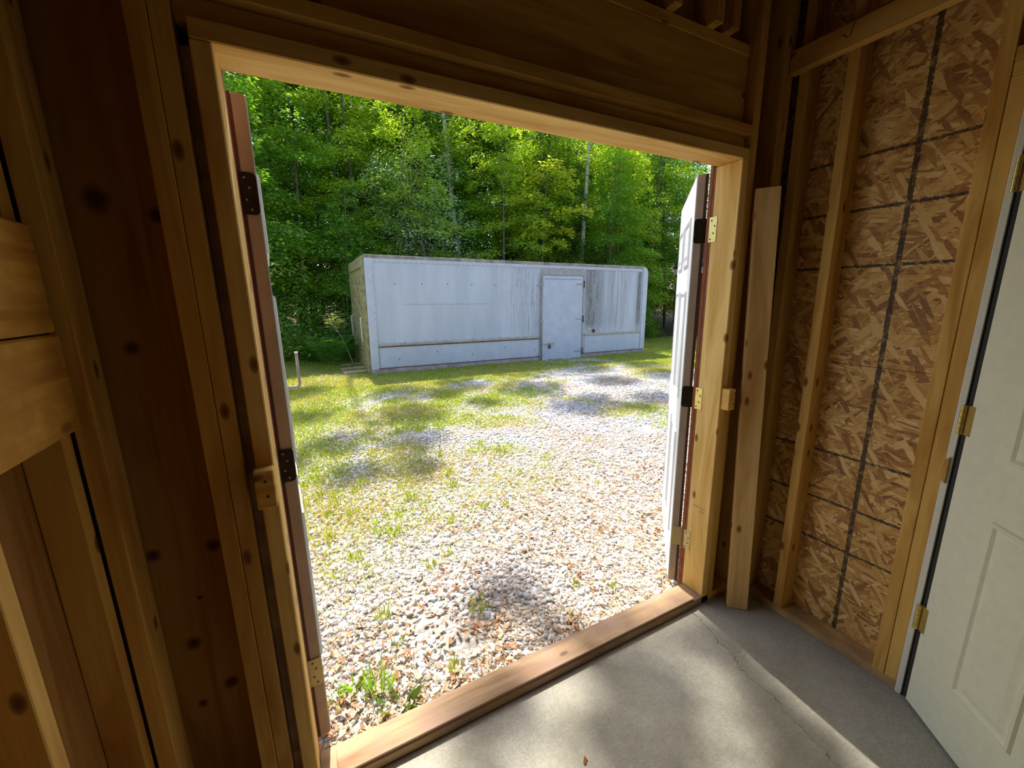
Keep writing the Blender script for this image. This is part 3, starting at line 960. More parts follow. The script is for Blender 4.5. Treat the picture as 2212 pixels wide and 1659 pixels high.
def rounded_plate(name, w, h, t, rad, mat, parent, loc, rot, round_side='right', holes=None, hole_mat=None, hr=0.0035):
    """hinge leaf in local xz plane, knuckle side square, other side rounded; screws as sub-parts"""
    pts = [(0, 0)]
    if round_side == 'right':
        pts = [(0, 0)] + [(w - rad + rad * math.sin(a), rad - rad * math.cos(a)) for a in np.linspace(0, math.pi / 2, 5)] + \
              [(w - rad + rad * math.cos(a), h - rad + rad * math.sin(a)) for a in np.linspace(0, math.pi / 2, 5)] + [(0, h)]
    else:
        pts = [(0, 0), (w, 0), (w, h), (0, h)]
    bm = bmesh.new()
    bm_prism(bm, pts, 'y', -t, 0)
    o = bm_obj(name, bm, mat, parent, loc)
    o.rotation_euler = rot
    for (hx, hz) in (holes or []):
        b2 = bmesh.new()
        bmesh.ops.create_cone(b2, cap_ends=True, segments=10, radius1=hr, radius2=hr * 0.8, depth=0.0015,
                              matrix=Matrix.Translation((hx, -t - 0.0006, hz)) @ Matrix.Rotation(math.pi / 2, 4, 'X'))
        bm_obj('screw', b2, hole_mat or M['screw_dark'], o)
    return o

HOLES = [(0.020, 0.012), (0.030, 0.036), (0.020, 0.066), (0.030, 0.090)]

def ext_door(name, hinge, ang, width, mirror, label, leaf_mats):
    """steel-clad door; local x runs from the hinge edge to the free edge, interior face at local y = mirror*..."""
    z0, z1, T = 0.030, 2.045, 0.0445
    e = empty(name, (hinge[0], hinge[1], z0), (0, 0, ang))
    tag(e, label, 'door', kind='structure')
    hh = z1 - z0
    # interior face plane local y = 0, exterior face at y = mirror * T
    ya, yb = sorted((0.0, mirror * T))
    box('slab', 0.002, width, ya, yb, 0.0, hh, M['door_ext'], e, 0.001)
    # hinge-side edge: taupe wood with a darker strip towards the outer face
    d0, d1 = sorted((mirror * 0.004, mirror * 0.034))
    box('edge_strip', -0.0015, 0.0015, d0, d1, 0.0, hh, M['door_edge'], e, 0.0)
    d0, d1 = sorted((mirror * 0.0345, mirror * (T + 0.002)))
    box('edge_dark_strip', -0.003, 0.0015, d0, d1, 0.0, hh, M['door_edge_dark'], e, 0.0)
    # six embossed panels, inside face
    s = 0.11
    mid = width / 2
    for (a, b) in ((s, mid - 0.05), (mid + 0.05, width - s)):
        for (c, d) in ((0.22, 0.80), (0.98, 1.52), (1.64, 1.86)):
            panel_piece('panel', a, b, c, d, M['door_ext'], e, 0.0, -mirror)
    return e, hh

# right leaf swung out to about 135 degrees, left leaf just past square
RA = math.radians(45)
doorR, hh = ext_door('door_1', (1.716, 0.187), RA, 0.83, -1,
                     'white panelled steel door leaf swung wide open beside the right jamb', None)
LA = math.radians(93)
doorL, hh = ext_door('door_2', (0.040, 0.185), LA, 0.83, 1,
                     'white panelled steel door leaf standing edge-on at the left jamb', None)
ZH = [0.245, 0.995, 1.757]

def ext_hinges(door, mirror, jamb_x, jsgn, mats_door, mats_jamb):
    T = 0.0445
    for z, md, mj in zip(ZH, mats_door, mats_jamb):
        zl = z - door.location.z
        # leaf on the door's hinge edge, reaching past the edge to the knuckle
        pl = rounded_plate('hinge_leaf', 0.060, 0.104, 0.0022, 0.012, md, door, (-0.0035, mirror * 0.062, zl), (0, 0, -mirror * math.pi / 2 if mirror > 0 else math.pi / 2),
                           'right', [(0.060 - h[0] * 0.9, h[1]) for h in HOLES], M['screw'] if md is M['bronze'] else M['screw_dark'])
        if mirror > 0:
            pass
        # knuckle barrel
        bm = bmesh.new()
        for k in range(5):
            bmesh.ops.create_cone(bm, cap_ends=True, segments=12, radius1=0.0065, radius2=0.0065, depth=0.0198,
                                  matrix=Matrix.Translation((0, 0, 0.0104 + 0.0208 * k)))
        bm_obj('hinge_knuckle', bm, M['rust'] if md is M['bronze'] else M['brass'], door, (-0.006, mirror * 0.066, zl))
    # leaves screwed to the jamb
    for z, mj in zip(ZH, mats_jamb):
        if mj is None:
            continue
        bm = bmesh.new()
        bm_prism(bm, [(0.094, z), (0.1305, z), (0.1305, z + 0.104), (0.094, z + 0.104)], 'x', jamb_x - jsgn * 0.0022, jamb_x - jsgn * 0.0002)
        o = bm_obj('hinge_leaf', bm, mj, W)
        for (hy, hz) in [(0.122, 0.012), (0.108, 0.036), (0.104, 0.066), (0.120, 0.090)]:
            b2 = bmesh.new()
            bmesh.ops.create_cone(b2, cap_ends=True, segments=10, radius1=0.0035, radius2=0.003, depth=0.0012,
                                  matrix=Matrix.Translation((jamb_x - jsgn * 0.0028, hy, z + hz)) @ Matrix.Rotation(math.pi / 2, 4, 'Y'))
            bm_obj('screw', b2, M['screw_dark'], o)

ext_hinges(doorR, -1, XR, 1, [M['brass_pale'], M['bronze'], M['bronze']], [M['brass_pale'], M['brass'], M['brass']])
ext_hinges(doorL, 1, 0.0, -1, [M['brass_pale'], M['bronze'], M['bronze']], [None, None, None])
# bent steel bar bracket on the left leaf, near its free edge, open end up
pts = [(0.79, 0.0, 1.105), (0.79, -0.052, 1.105)] + \
      [(0.79, -0.052 - 0.016 * math.sin(a), 1.121 - 0.016 * math.cos(a)) for a in np.linspace(0.3, math.pi / 2, 5)] + [(0.79, -0.068, 1.262)]
tube('bar_bracket', pts, 0.0062, M['steel'], doorL, 10)
tube('bracket_tip', [(0.79, -0.068, 1.2622), (0.79, -0.068, 1.270)], 0.0075, M['steel_cap'], doorL, 10)

# ---- white interior door, swung into the room
DA = math.radians(38.93)
HX, HY = 2.008, -0.694
# local x along the leaf (from hinge), local y = outward normal of the visible face
ang = math.atan2(-math.cos(DA), -math.sin(DA))
door3 = empty('door_3', (HX, HY, 0.012), (0, 0, ang))
tag(door3, 'cream white six-panel door hung on brass hinges, standing ajar', 'door', kind='structure')
box('slab', 0.015, 0.825, 0.0, 0.0445, 0.0, 2.06, M['door_white'], door3, 0.002)
# visible face: local y = 0 side, facing the doorway
for (a, b) in ((0.168, 0.375), (0.470, 0.680)):
    for (c, d) in ((0.215, 0.835), (1.02, 1.58), (1.70, 1.93)):
        panel_piece('panel', a, b, c, d, M['door_white'], door3, 0.0, -1)
for zc in (0.30, 1.055, 1.80):
    k = bmesh.new()
    for i in range(5):
        bmesh.ops.create_cone(k, cap_ends=True, segments=14, radius1=0.0075, radius2=0.0075, depth=0.0185,
                              matrix=Matrix.Translation((0, 0, 0.010 + 0.0197 * i)))
    bm_obj('hinge_knuckle', k, M['brass'], door3, (0.000, -0.009, zc))
    box('hinge_leaf', 0.000, 0.030, -0.0022, -0.0002, zc, zc + 0.099, M['brass'], door3, 0.0)
box('edge_gap_strip', -0.004, 0.0145, 0.004, 0.043, 0.0, 2.06, M['black_seal'], door3, 0.0)

# ---- loose board leaning in the corner
zl = 1.95
bl = empty('lumber_board', (1.887, -0.0955, 0.0))
tag(bl, 'pale knotty loose board leaning upright in the corner by the right jamb', 'lumber')
me = box_mesh('board', 0.089, 0.038, zl, 0.002)
me.materials.append(M['lean_z'])
bo = bpy.data.objects.new('board', me)
link(bo, bl)
az_ = Vector((-0.032, 0.040, 1.67)).normalized()
ax_ = Vector((0.7126, -0.7015, 0.0))
ax_ = (ax_ - az_ * ax_.dot(az_)).normalized()
ay_ = az_.cross(ax_)
bo.rotation_euler = Matrix((ax_, ay_, az_)).transposed().to_euler()
bo.location = az_ * (zl / 2) + Vector((0, 0, 0.0025))

# ================================================================== TRUCK BOX
TB = empty('truck_box', (1.40, 8.25, -0.112), (0, 0.0128, 0))
tag(TB, 'long white weathered truck cargo box set down at the wood edge', 'cargo box')
LB, DB, HB = 8.15, 2.40, 2.565
rc = 0.20
prof = [(0, 0.0), (LB, 0.0)] + [(LB - rc + rc * math.cos(a), HB - rc + rc * math.sin(a)) for a in np.linspace(0, math.pi / 2, 8)] + [(0, HB)]
bm = bmesh.new(); bm_prism(bm, prof, 'y', 0.012, DB)
bm_obj('body', bm, M['box_paint'], TB)
# corner posts
bm = bmesh.new()
bm_prism(bm, [(0.0, 0.03)] + [(0.03 - 0.03 * math.cos(a), 0.03 - 0.045 * math.sin(a)) for a in np.linspace(0.2, math.pi / 2, 5)] + [(0.17, -0.015), (0.17, 0.03)], 'z', 0.0, HB - 0.04)
bm_obj('corner_post', bm, M['box_post'], TB)
prof2 = [(LB - 0.16, 0.0), (LB + 0.012, 0.0)] + [(LB + 0.012 - rc + rc * math.cos(a), HB + 0.006 - rc + rc * math.sin(a)) for a in np.linspace(0, math.pi / 2, 8)] + \
        [(LB - rc, HB - 0.08)] + [(LB - 0.16 - 0.04 + 0.04 * math.cos(a), HB - 0.12 + 0.04 * math.sin(a)) for a in np.linspace(math.pi / 2, 0, 4)]
bm = bmesh.new(); bm_prism(bm, prof2, 'y', -0.012, 0.05)
bm_obj('corner_post', bm, M['box_post'], TB)
# rails
box('top_rail', -0.01, LB - rc + 0.02, -0.020, 0.05, HB - 0.055, HB + 0.012, M['box_rail'], TB, 0.006)
box('top_flange', 0.17, LB - rc - 0.02, -0.006, 0.012, HB - 0.135, HB - 0.056, M['box_post'], TB, 0.001)
box('sill_rail', 0.0, 4.36, -0.022, 0.012, -0.005, 0.105, M['box_sill'], TB, 0.003)
box('sill_rail', 5.80, LB - 0.02, -0.022, 0.012, 0.0, 0.102, M['box_sill'], TB, 0.003)
box('sill_lip', 0.17, 4.36, -0.030, 0.011, 0.106, 0.118, M['rust'], TB, 0.001)
box('sill_lip', 5.80, LB - 0.02, -0.030, 0.011, 0.103, 0.115, M['rust'], TB, 0.001)
box('rub_rail', 0.19, 4.34, -0.028, 0.011, 0.612, 0.668, M['rub'], TB, 0.006)
box('rub_rail', 5.84, LB - 0.20, -0.028, 0.011, 0.612, 0.668, M['rub'], TB, 0.006)
box('rub_lip', 0.19, 4.34, -0.020, 0.011, 0.585, 0.600, M['rust'], TB, 0.001)
box('lower_panel', 0.20, 4.33, -0.005, 0.011, 0.119, 0.583, M['box_post'], TB, 0.001)
box('lower_panel', 5.86, LB - 0.19, -0.005, 0.011, 0.116, 0.605, M['box_post'], TB, 0.001)
# side door with frame and hardware
box('door_frame', 4.37, 4.415, -0.018, 0.011, -0.02, 2.34, M['grey_frame'], TB, 0.004)
box('door_frame', 5.735, 5.79, -0.018, 0.011, -0.02, 2.34, M['grey_frame'], TB, 0.004)
box('door_frame', 4.416, 5.734, -0.016, 0.011, 2.262, 2.425, M['grey_frame'], TB, 0.004)
DR = empty('side_door', (4.43, -0.002, -0.03)); DR.parent = TB
box('slab', 0.0, 1.29, -0.030, 0.0, 0.0, 2.27, M['box_door'], DR, 0.004)
box('drip_strip', 0.06, 1.22, -0.037, -0.0305, 2.175, 2.20, M['grey_frame'], DR, 0.002)
for z in (2.06, 1.12, 0.22):
    b = box('strap_hinge', 1.08, 1.36, -0.042, -0.0305, z - 0.020, z + 0.020, M['galv'], DR, 0.003)
    tube('hinge_pin', [(1.33, -0.045, z - 0.09), (1.33, -0.045, z + 0.09)], 0.016, M['rust'], DR, 8)
for z in (2.05, 1.09, 0.18):
    box('latch_keeper', -0.09, 0.02, -0.055, -0.0305, z - 0.028, z + 0.028, M['galv'], DR, 0.006)
tube('lock_rod', [(-0.030, -0.05, 0.05), (-0.030, -0.05, 2.22)], 0.013, M['galv'], DR, 8)
box('hasp', 0.02, 0.40, -0.044, -0.0305, 0.455, 0.485, M['galv'], DR, 0.004)
b = box('padlock', 0.185, 0.255, -0.072, -0.0445, 0.345, 0.44, M['rust'], DR, 0.008)
tube('padlock_shackle', [(0.20, -0.058, 0.44), (0.20, -0.058, 0.485), (0.22, -0.058, 0.50), (0.24, -0.058, 0.485), (0.24, -0.058, 0.44)], 0.006, M['galv'], DR, 6)
# lamp marker sockets and a hole by the rub rail
for (xx, zz, rr, mm) in ((6.18, 0.735, 0.055, M['rust']), (6.42, 0.76, 0.04, M['white_trim']), (6.02, 0.80, 0.038, M['white_trim'])):
    bm = bmesh.new()
    bmesh.ops.create_cone(bm, cap_ends=True, segments=16, radius1=rr, radius2=rr * 0.8, depth=0.03, matrix=Matrix.Translation((xx, 0.0, zz)) @ Matrix.Rotation(math.pi / 2, 4, 'X'))
    bm_obj('marker_socket', bm, mm, TB)
# rivets and bolt heads
def heads(name, pts, r, mat):
    bm = bmesh.new()
    for (a, z, yy) in pts:
        bmesh.ops.create_cone(bm, cap_ends=True, segments=7, radius1=r, radius2=r * 0.6, depth=0.012,
                              matrix=Matrix.Translation((a, yy, z)) @ Matrix.Rotation(math.pi / 2, 4, 'X'))
    o = bm_obj(name, bm, mat, TB)
    o['kind'] = 'stuff'
pts = [(0.24 + 0.125 * i, HB - 0.12, -0.008) for i in range(62)]
pts += [(0.15, 0.12 + 0.155 * i, -0.016) for i in range(15)] + [(LB - 0.05, 0.12 + 0.155 * i, -0.014) for i in range(14)]
pts += [(0.30 + 0.22 * i, 0.145, -0.008) for i in range(19)] + [(6.0 + 0.22 * i, 0.145, -0.008) for i in range(9)]
pts += [(0.30 + 0.24 * i, 0.69, 0.008) for i in range(17)]
heads('rivets', pts, 0.010, M['rivet'])
heads('bolt_heads', [(0.62 + 0.61 * i, 1.98, 0.008) for i in range(7)] + [(6.30 + 0.52 * i, 1.98, 0.008) for i in range(4)] +
      [(0.62 + 0.9 * i, 0.30 + 0.12 * (i % 2), -0.010) for i in range(5)], 0.017, M['rivet'])
# end wall: wood frame and two plywood doors set in, with pull handles
box('end_post', -0.06, -0.001, 0.03, 0.15, 0.0, HB - 0.02, M['mossy_wood'], TB, 0.004)
box('end_post', -0.06, -0.001, DB - 0.12, DB, 0.0, HB - 0.02, M['mossy_wood'], TB, 0.004)
box('end_lintel', -0.06, -0.001, 0.151, DB - 0.121, HB - 0.24, HB - 0.02, M['mossy_wood'], TB, 0.004)
for (a, b, hy) in ((0.155, 1.20, 0.28), (1.205, DB - 0.125, 2.05)):
    d = box('end_door', -0.030, -0.002, a, b, 0.04, HB - 0.245, M['mossy_ply'], TB, 0.003)
    cy, cz = (a + b) / 2, (0.04 + HB - 0.245) / 2
    pts = [(-0.014, hy - cy, 1.24 - cz), (-0.10, hy - cy, 1.24 - cz), (-0.10, hy - cy, 0.72 - cz), (-0.014, hy - cy, 0.72 - cz)]
    tube('pull_handle', pts, 0.014, M['white_trim'], d, 8)

# ---- bleached planks lying at the end of the box
for i, (px, py, rz, ln) in enumerate([(1.12, 8.72, 0.05, 0.55), (1.14, 9.25, -0.04, 0.62), (1.16, 9.85, 0.08, 0.5)]):
    o = box('step_plank', px - ln / 2, px + ln / 2, py - 0.11, py + 0.11, float(ground_h(np.array([px]), np.array([py]))[0]) + 0.004,
            float(ground_h(np.array([px]), np.array([py]))[0]) + 0.04, M['plank'], None, 0.004, (0, 0, rz))
    tag(o, 'bleached plank lying flat on the ground at the mossy end of the cargo box', 'plank', 'planks at the end of the cargo box')

# ---- small dark-roofed shed beyond, mostly behind the open door leaf
gs = -0.22
SH = empty('garden_shed', (15.06, 8.2, gs))
tag(SH, 'small dark-roofed shed at the wood edge beyond the open right door', 'shed')
bm = bmesh.new()
bm_prism(bm, [(0.25, 0.0), (3.25, 0.0), (3.25, 2.75), (1.75, 4.1), (0.25, 2.75)], 'y', 0.0, 3.5)
bm_obj('walls', bm, M['siding_dark'], SH)
for s in (-1, 1):
    bm = bmesh.new()
    e0, e1 = (1.75, 4.20), (1.75 + s * 1.98, 4.20 - 1.36)
    bm_prism(bm, [(e0[0], e0[1]), (e1[0], e1[1]), (e1[0], e1[1] + 0.09), (e0[0], e0[1] + 0.09)], 'y', -0.35, 3.8)
    bm_obj('roof_slope', bm, M['shingle'], SH)
    box('eave_board', 1.75 + s * 1.90 - 0.02, 1.75 + s * 1.90 + 0.02, -0.34, 3.79, 2.60, 2.86, M['white_trim'], SH)
box('door', 1.2, 2.2, -0.03, -0.002, 0.05, 2.1, M['door_ext'], SH)
wdw = box('window', 2.45, 3.0, -0.03, -0.002, 1.2, 1.9, M['white_trim'], SH)
box('pane', -0.22, 0.22, -0.018, -0.0145, -0.29, 0.29, M['glass'], wdw, 0.0)

# ================================================================== PLANTS
def tube_np(pts, radii, seg=6):
    pts = np.array(pts, float)
    n = len(pts)
    t = np.gradient(pts, axis=0)
    t /= np.linalg.norm(t, axis=1, keepdims=True) + 1e-9
    ref = np.array([1.0, 0.13, 0.07]) if abs(t[0, 2]) > 0.7 else np.array([0.05, 0.08, 1.0])
    a = np.cross(t, ref); a /= np.linalg.norm(a, axis=1, keepdims=True)
    b = np.cross(t, a)
    th = np.arange(seg) * 2 * np.pi / seg
    V = pts[:, None] + (a[:, None] * np.cos(th)[None, :, None] + b[:, None] * np.sin(th)[None, :, None]) * np.array(radii)[:, None, None]
    i, k = np.meshgrid(np.arange(n - 1), np.arange(seg), indexing='ij')
    F = np.stack([i * seg + k, i * seg + (k + 1) % seg, (i + 1) * seg + (k + 1) % seg, (i + 1) * seg + k], -1).reshape(-1, 4)
    return V.reshape(-1, 3), F

def join_tubes(ts):
    V, F, o = [], [], 0
    for v, f in ts:
        V.append(v); F.append(f + o); o += len(v)
    return np.concatenate(V), np.concatenate(F)

def make_tree(name, Ht, cb, rad, nb, nleaf, ll, lw, cols, barkm, trunk_r, rise=0.25, droop=0.35, shape='oval', flat=0.35, bend=0.3, spray=0.34, jit=0.16):
    """trunk, boughs and leaf sprays; returns the thing at the origin"""
    root = empty(name, (0, 0, 0))
    zs = np.linspace(-0.25, Ht, 9)
    bx = bend * np.sin(zs / Ht * 2.2 + rng.random() * 3) - bend * np.sin(rng.random() * 3) * 0
    bx -= bx[0]
    by = bend * 0.7 * np.sin(zs / Ht * 1.7 + rng.random() * 3); by -= by[0]
    tp = np.stack([bx, by, zs], -1)
    tr = trunk_r * (1 - 0.9 * (np.clip(zs, 0, Ht) / Ht)) + 0.006
    V, F = tube_np(tp, tr, 8)
    np_mesh('trunk', V, F, barkm, parent=root, smooth=True)
    def tpos(h):
        return np.stack([np.interp(h, zs, bx), np.interp(h, zs, by), h], -1)
    hb = cb + (Ht - cb) * np.sort(rng.random(nb) ** 0.9)
    tt = (hb - cb) / (Ht - cb)
    if shape == 'cone':
        Lb = rad * (1 - tt) ** 0.85 + 0.12 * rad
    elif shape == 'low':
        Lb = rad * (1 - 0.75 * tt ** 1.5)
    else:
        Lb = rad * (0.35 + 0.65 * np.sin(np.pi * np.clip(tt * 0.85 + 0.12, 0, 1)) ** 0.8)
    Lb = Lb * (0.65 + 0.5 * rng.random(nb))
    az = np.cumsum(np.full(nb, 2.4)) + rng.normal(0, 0.5, nb)
    P0 = tpos(hb)
    dirs = np.stack([np.cos(az), np.sin(az), np.zeros(nb)], -1)
    def bpos(i, t):
        L_ = Lb[i][:, None]
        z = (rise * t - droop * t * t)[:, None] * L_
        return P0[i] + dirs[i] * t[:, None] * L_ + np.concatenate([np.zeros((len(i), 2)), z], 1)
    ts = []
    tvals = np.array([0, 0.35, 0.7, 1.0])
    for i in range(nb):
        pts = bpos(np.full(4, i), tvals)
        r0 = max(0.006, trunk_r * 0.22 * (Lb[i] / rad))
        ts.append(tube_np(pts, [r0, r0 * 0.7, r0 * 0.4, 0.003], 4))
    V, F = join_tubes(ts)
    np_mesh('boughs', V, F, barkm, parent=root, smooth=True)['kind'] = 'stuff'
    bi = rng.choice(nb, nleaf, p=Lb ** 1.5 / np.sum(Lb ** 1.5))
    t = 0.12 + 0.90 * rng.random(nleaf) ** 0.75
    side = (rng.random(nleaf) * 2 - 1)
    half = spray * Lb[bi] * np.clip(np.sin(np.pi * np.clip(t * 0.92, 0, 1)), 0.05, 1) ** 0.6
    lat = np.stack([-dirs[bi][:, 1], dirs[bi][:, 0], np.zeros(nleaf)], -1)
    # leaves gather on a few twigs either side of the bough
    tw = np.round(t * 7) / 7 + rng.normal(0, 0.025, nleaf)
    mixw = rng.random(nleaf) < 0.7
    t = np.where(mixw, tw, t)
    p = bpos(bi, t) + lat * (side * half)[:, None] + dirs[bi] * (np.abs(side) * half * 0.45)[:, None]
    p[:, 2] += rng.normal(0, 0.05 + 0.02 * rad, nleaf) - 0.25 * np.abs(side) * half
    d = dirs[bi] * 0.8 + lat * np.sign(side)[:, None] * 0.7 + rng.normal(0, 0.35, (nleaf, 3)) + np.array([0, 0, -0.25])
    nm = np.array([0, 0, 1.0]) + rng.normal(0, flat, (nleaf, 3))
    cc = palette(nleaf, cols, jit)
    sz = 0.7 + 0.6 * rng.random(nleaf)
    V, F, Cc = leaf_quads(p, d, nm, ll * sz, lw * sz, cc)
    np_mesh('foliage', V, F, M['leaf'], Cc, parent=root)['kind'] = 'stuff'
    return root

G1 = [(0.18, 0.38, 0.05), (0.24, 0.44, 0.055), (0.13, 0.32, 0.05)]
G2 = [(0.33, 0.50, 0.05), (0.42, 0.55, 0.06), (0.24, 0.44, 0.045)]
G3 = [(0.05, 0.13, 0.04), (0.065, 0.16, 0.045), (0.08, 0.19, 0.05)]
G4 = [(0.28, 0.44, 0.24), (0.34, 0.50, 0.30), (0.21, 0.38, 0.18)]
G5 = [(0.50, 0.58, 0.05), (0.58, 0.60, 0.07), (0.38, 0.52, 0.05)]

T = {}
T['tall_a'] = make_tree('broadleaf_tree', 14.5, 3.0, 2.9, 70, 16000, 0.13, 0.085, G1, M['bark_grey'], 0.13)
T['tall_b'] = make_tree('broadleaf_tree', 16.0, 4.0, 3.2, 75, 16000, 0.14, 0.09, G2, M['bark_grey'], 0.15, rise=0.4, droop=0.3)
T['under'] = make_tree('understory_tree', 8.0, 0.5, 2.4, 75, 20000, 0.105, 0.06, G1, M['bark_grey'], 0.06, rise=0.2, droop=0.4, shape='low', flat=0.28)
T['under_b'] = make_tree('understory_tree', 10.5, 1.0, 2.3, 75, 19000, 0.11, 0.065, G2, M['bark_grey'], 0.07, rise=0.25, droop=0.4, shape='low', flat=0.3)
T['fir'] = make_tree('conifer_tree', 13.0, 0.8, 2.3, 110, 17000, 0.16, 0.045, G3, M['bark_dark'], 0.13, rise=0.05, droop=0.35, shape='cone', flat=0.3, bend=0.05)
T['birch'] = make_tree('birch_tree', 15.0, 6.5, 2.0, 40, 7000, 0.10, 0.07, G2, M['bark_birch'], 0.10, rise=0.5, droop=0.3, bend=0.55)
T['shrub'] = make_tree('silver_shrub', 5.6, 0.4, 1.6, 60, 11000, 0.085, 0.024, G4, M['bark_grey'], 0.04, rise=0.9, droop=0.25, shape='oval', flat=0.9, spray=0.5)
T['gold'] = make_tree('young_maple', 6.6, 3.4, 1.5, 22, 2600, 0.13, 0.10, G5, M['bark_grey'], 0.04, rise=0.35, droop=0.35, shape='oval', flat=0.35)

LBL = {
 'tall_a': ('tall dark-green broadleaf tree with grey trunk in the woods behind the cargo box', 'tree', 'dark broadleaf trees in the woods'),
 'tall_b': ('tall light-green broadleaf tree high over the woods behind the cargo box', 'tree', 'light-green broadleaf trees in the woods'),
 'under': ('low dark-green understory tree with level leaf sprays at the wood edge', 'tree', 'dark understory trees at the wood edge'),
 'under_b': ('slender bright-green understory tree with level leaf sprays at the wood edge', 'tree', 'bright understory trees at the wood edge'),
 'fir': ('dark evergreen conifer with drooping boughs behind the cargo box', 'tree', 'conifers behind the cargo box'),
 'birch': ('slim white-barked birch trunk rising behind the cargo box', 'tree', 'birches behind the cargo box'),
 'shrub': ('silvery green feathery shrub rising behind the white cargo box', 'shrub', None),
 'gold': ('young maple with sunlit yellow-green leaves between the two birches', 'tree', None),
}
used = set()
def plant(kind, x, y, s=1.0, rz=None, tilt=0.0):
    src = T[kind]
    o = src if kind not in used else copy_tree(src)
    used.add(kind)
    o.location = (x, y, float(ground_h(np.array([x]), np.array([y]))[0]) - 0.02)
    o.rotation_euler = (0, tilt, random.random() * 6.28 if rz is None else rz)
    o.scale = (s, s, s * random.uniform(0.94, 1.06))
    l, c, g = LBL[kind]
    tag(o, l, c, g)
    return o

# wood edge, left of the box and behind it
for a in [('under', -1.6, 12.6, 1.1), ('under', 0.2, 12.9, 1.0), ('under', 1.3, 12.0, 0.62), ('under_b', -0.5, 14.6, 1.1), ('under_b', 2.4, 14.2, 1.0),
          ('under', 6.0, 14.4, .95), ('under_b', 8.6, 13.6, .9), ('under', 11.9, 12.6, 0.9), ('under_b', 13.4, 14.6, 1.0),
          ('under', 14.4, 16.2, 0.9), ('under_b', 17.5, 17.2, 1.0), ('under_b', 10.4, 16.0, 1.1), ('under', 20.6, 16.8, 1.2),
          ('fir', 4.6, 15.5, 1.0), ('fir', 9.9, 14.4, 0.9), ('fir', 7.6, 16.8, 1.1), ('fir', 0.6, 16.6, 1.1), ('fir', 12.6, 18.0, 1.1), ('fir', -2.8, 15.5, 1.2), ('fir', 16.4, 20.5, 1.2),
          ('tall_a', 2.2, 17.6, 1.0), ('tall_a', -1.6, 18.5, 1.1), ('tall_a', 6.2, 19.5, 1.05), ('tall_a', 10.6, 20.5, 1.0), ('tall_a', 15.0, 23.0, 1.0),
          ('tall_b', 0.2, 21.0, 1.0), ('tall_b', 4.2, 22.0, 1.0), ('tall_b', 8.4, 23.5, 1.0), ('tall_b', 13.0, 24.5, 1.0), ('tall_b', 19.0, 25.5, 1.0), ('tall_b', 24.0, 24.0, 1.0),
          ('tall_a', 22.0, 20.5, 1.0), ('tall_b', -4.0, 23.0, 1.0), ('tall_a', 3.4, 26.5, 1.05), ('tall_a', 11.0, 28.0, 1.05), ('tall_a', 18.0, 30.0, 1.05), ('tall_b', 26.0, 29.0, 1.05)]:
    plant(*a)
for a in [('under_b', -3.0, 19.5, 1.5), ('under_b', 1.0, 19.0, 1.4), ('under_b', 4.4, 18.6, 1.35), ('under_b', 7.6, 19.4, 1.5), ('under_b', 11.6, 19.6, 1.45), ('under_b', 14.6, 19.0, 1.4), ('under_b', 18.6, 20.6, 1.5),
          ('under_b', 22.4, 22.5, 1.5), ('under', 2.6, 21.6, 1.9), ('under', 7.0, 22.4, 1.9), ('under', 11.4, 23.0, 1.9), ('under', 16.0, 23.6, 1.9), ('under', -1.6, 23.0, 1.9), ('under', 20.6, 26.0, 2.0),
          ('under_b', 3.4, 12.9, 0.8), ('under_b', 6.9, 12.8, 0.85), ('under_b', 12.9, 13.2, 0.9), ('under_b', 15.6, 14.4, 1.1), ('under', 17.4, 14.6, 1.1), ('under_b', 19.6, 14.0, 1.2), ('tall_a', 17.8, 17.0, 0.95)]:
    plant(*a)
plant('birch', 5.9, 13.5, 1.0, 2.0, 0.10)['label'] = 'slim leaning white-barked birch trunk just past the silvery shrub'
plant('birch', 10.85, 13.5, 1.05, 0.6, 0.04)['label'] = 'slim white-barked birch trunk rising behind the stained end of the cargo box'
plant('shrub', 4.1, 12.0, 1.0)
plant('gold', 8.7, 12.6, 1.0)

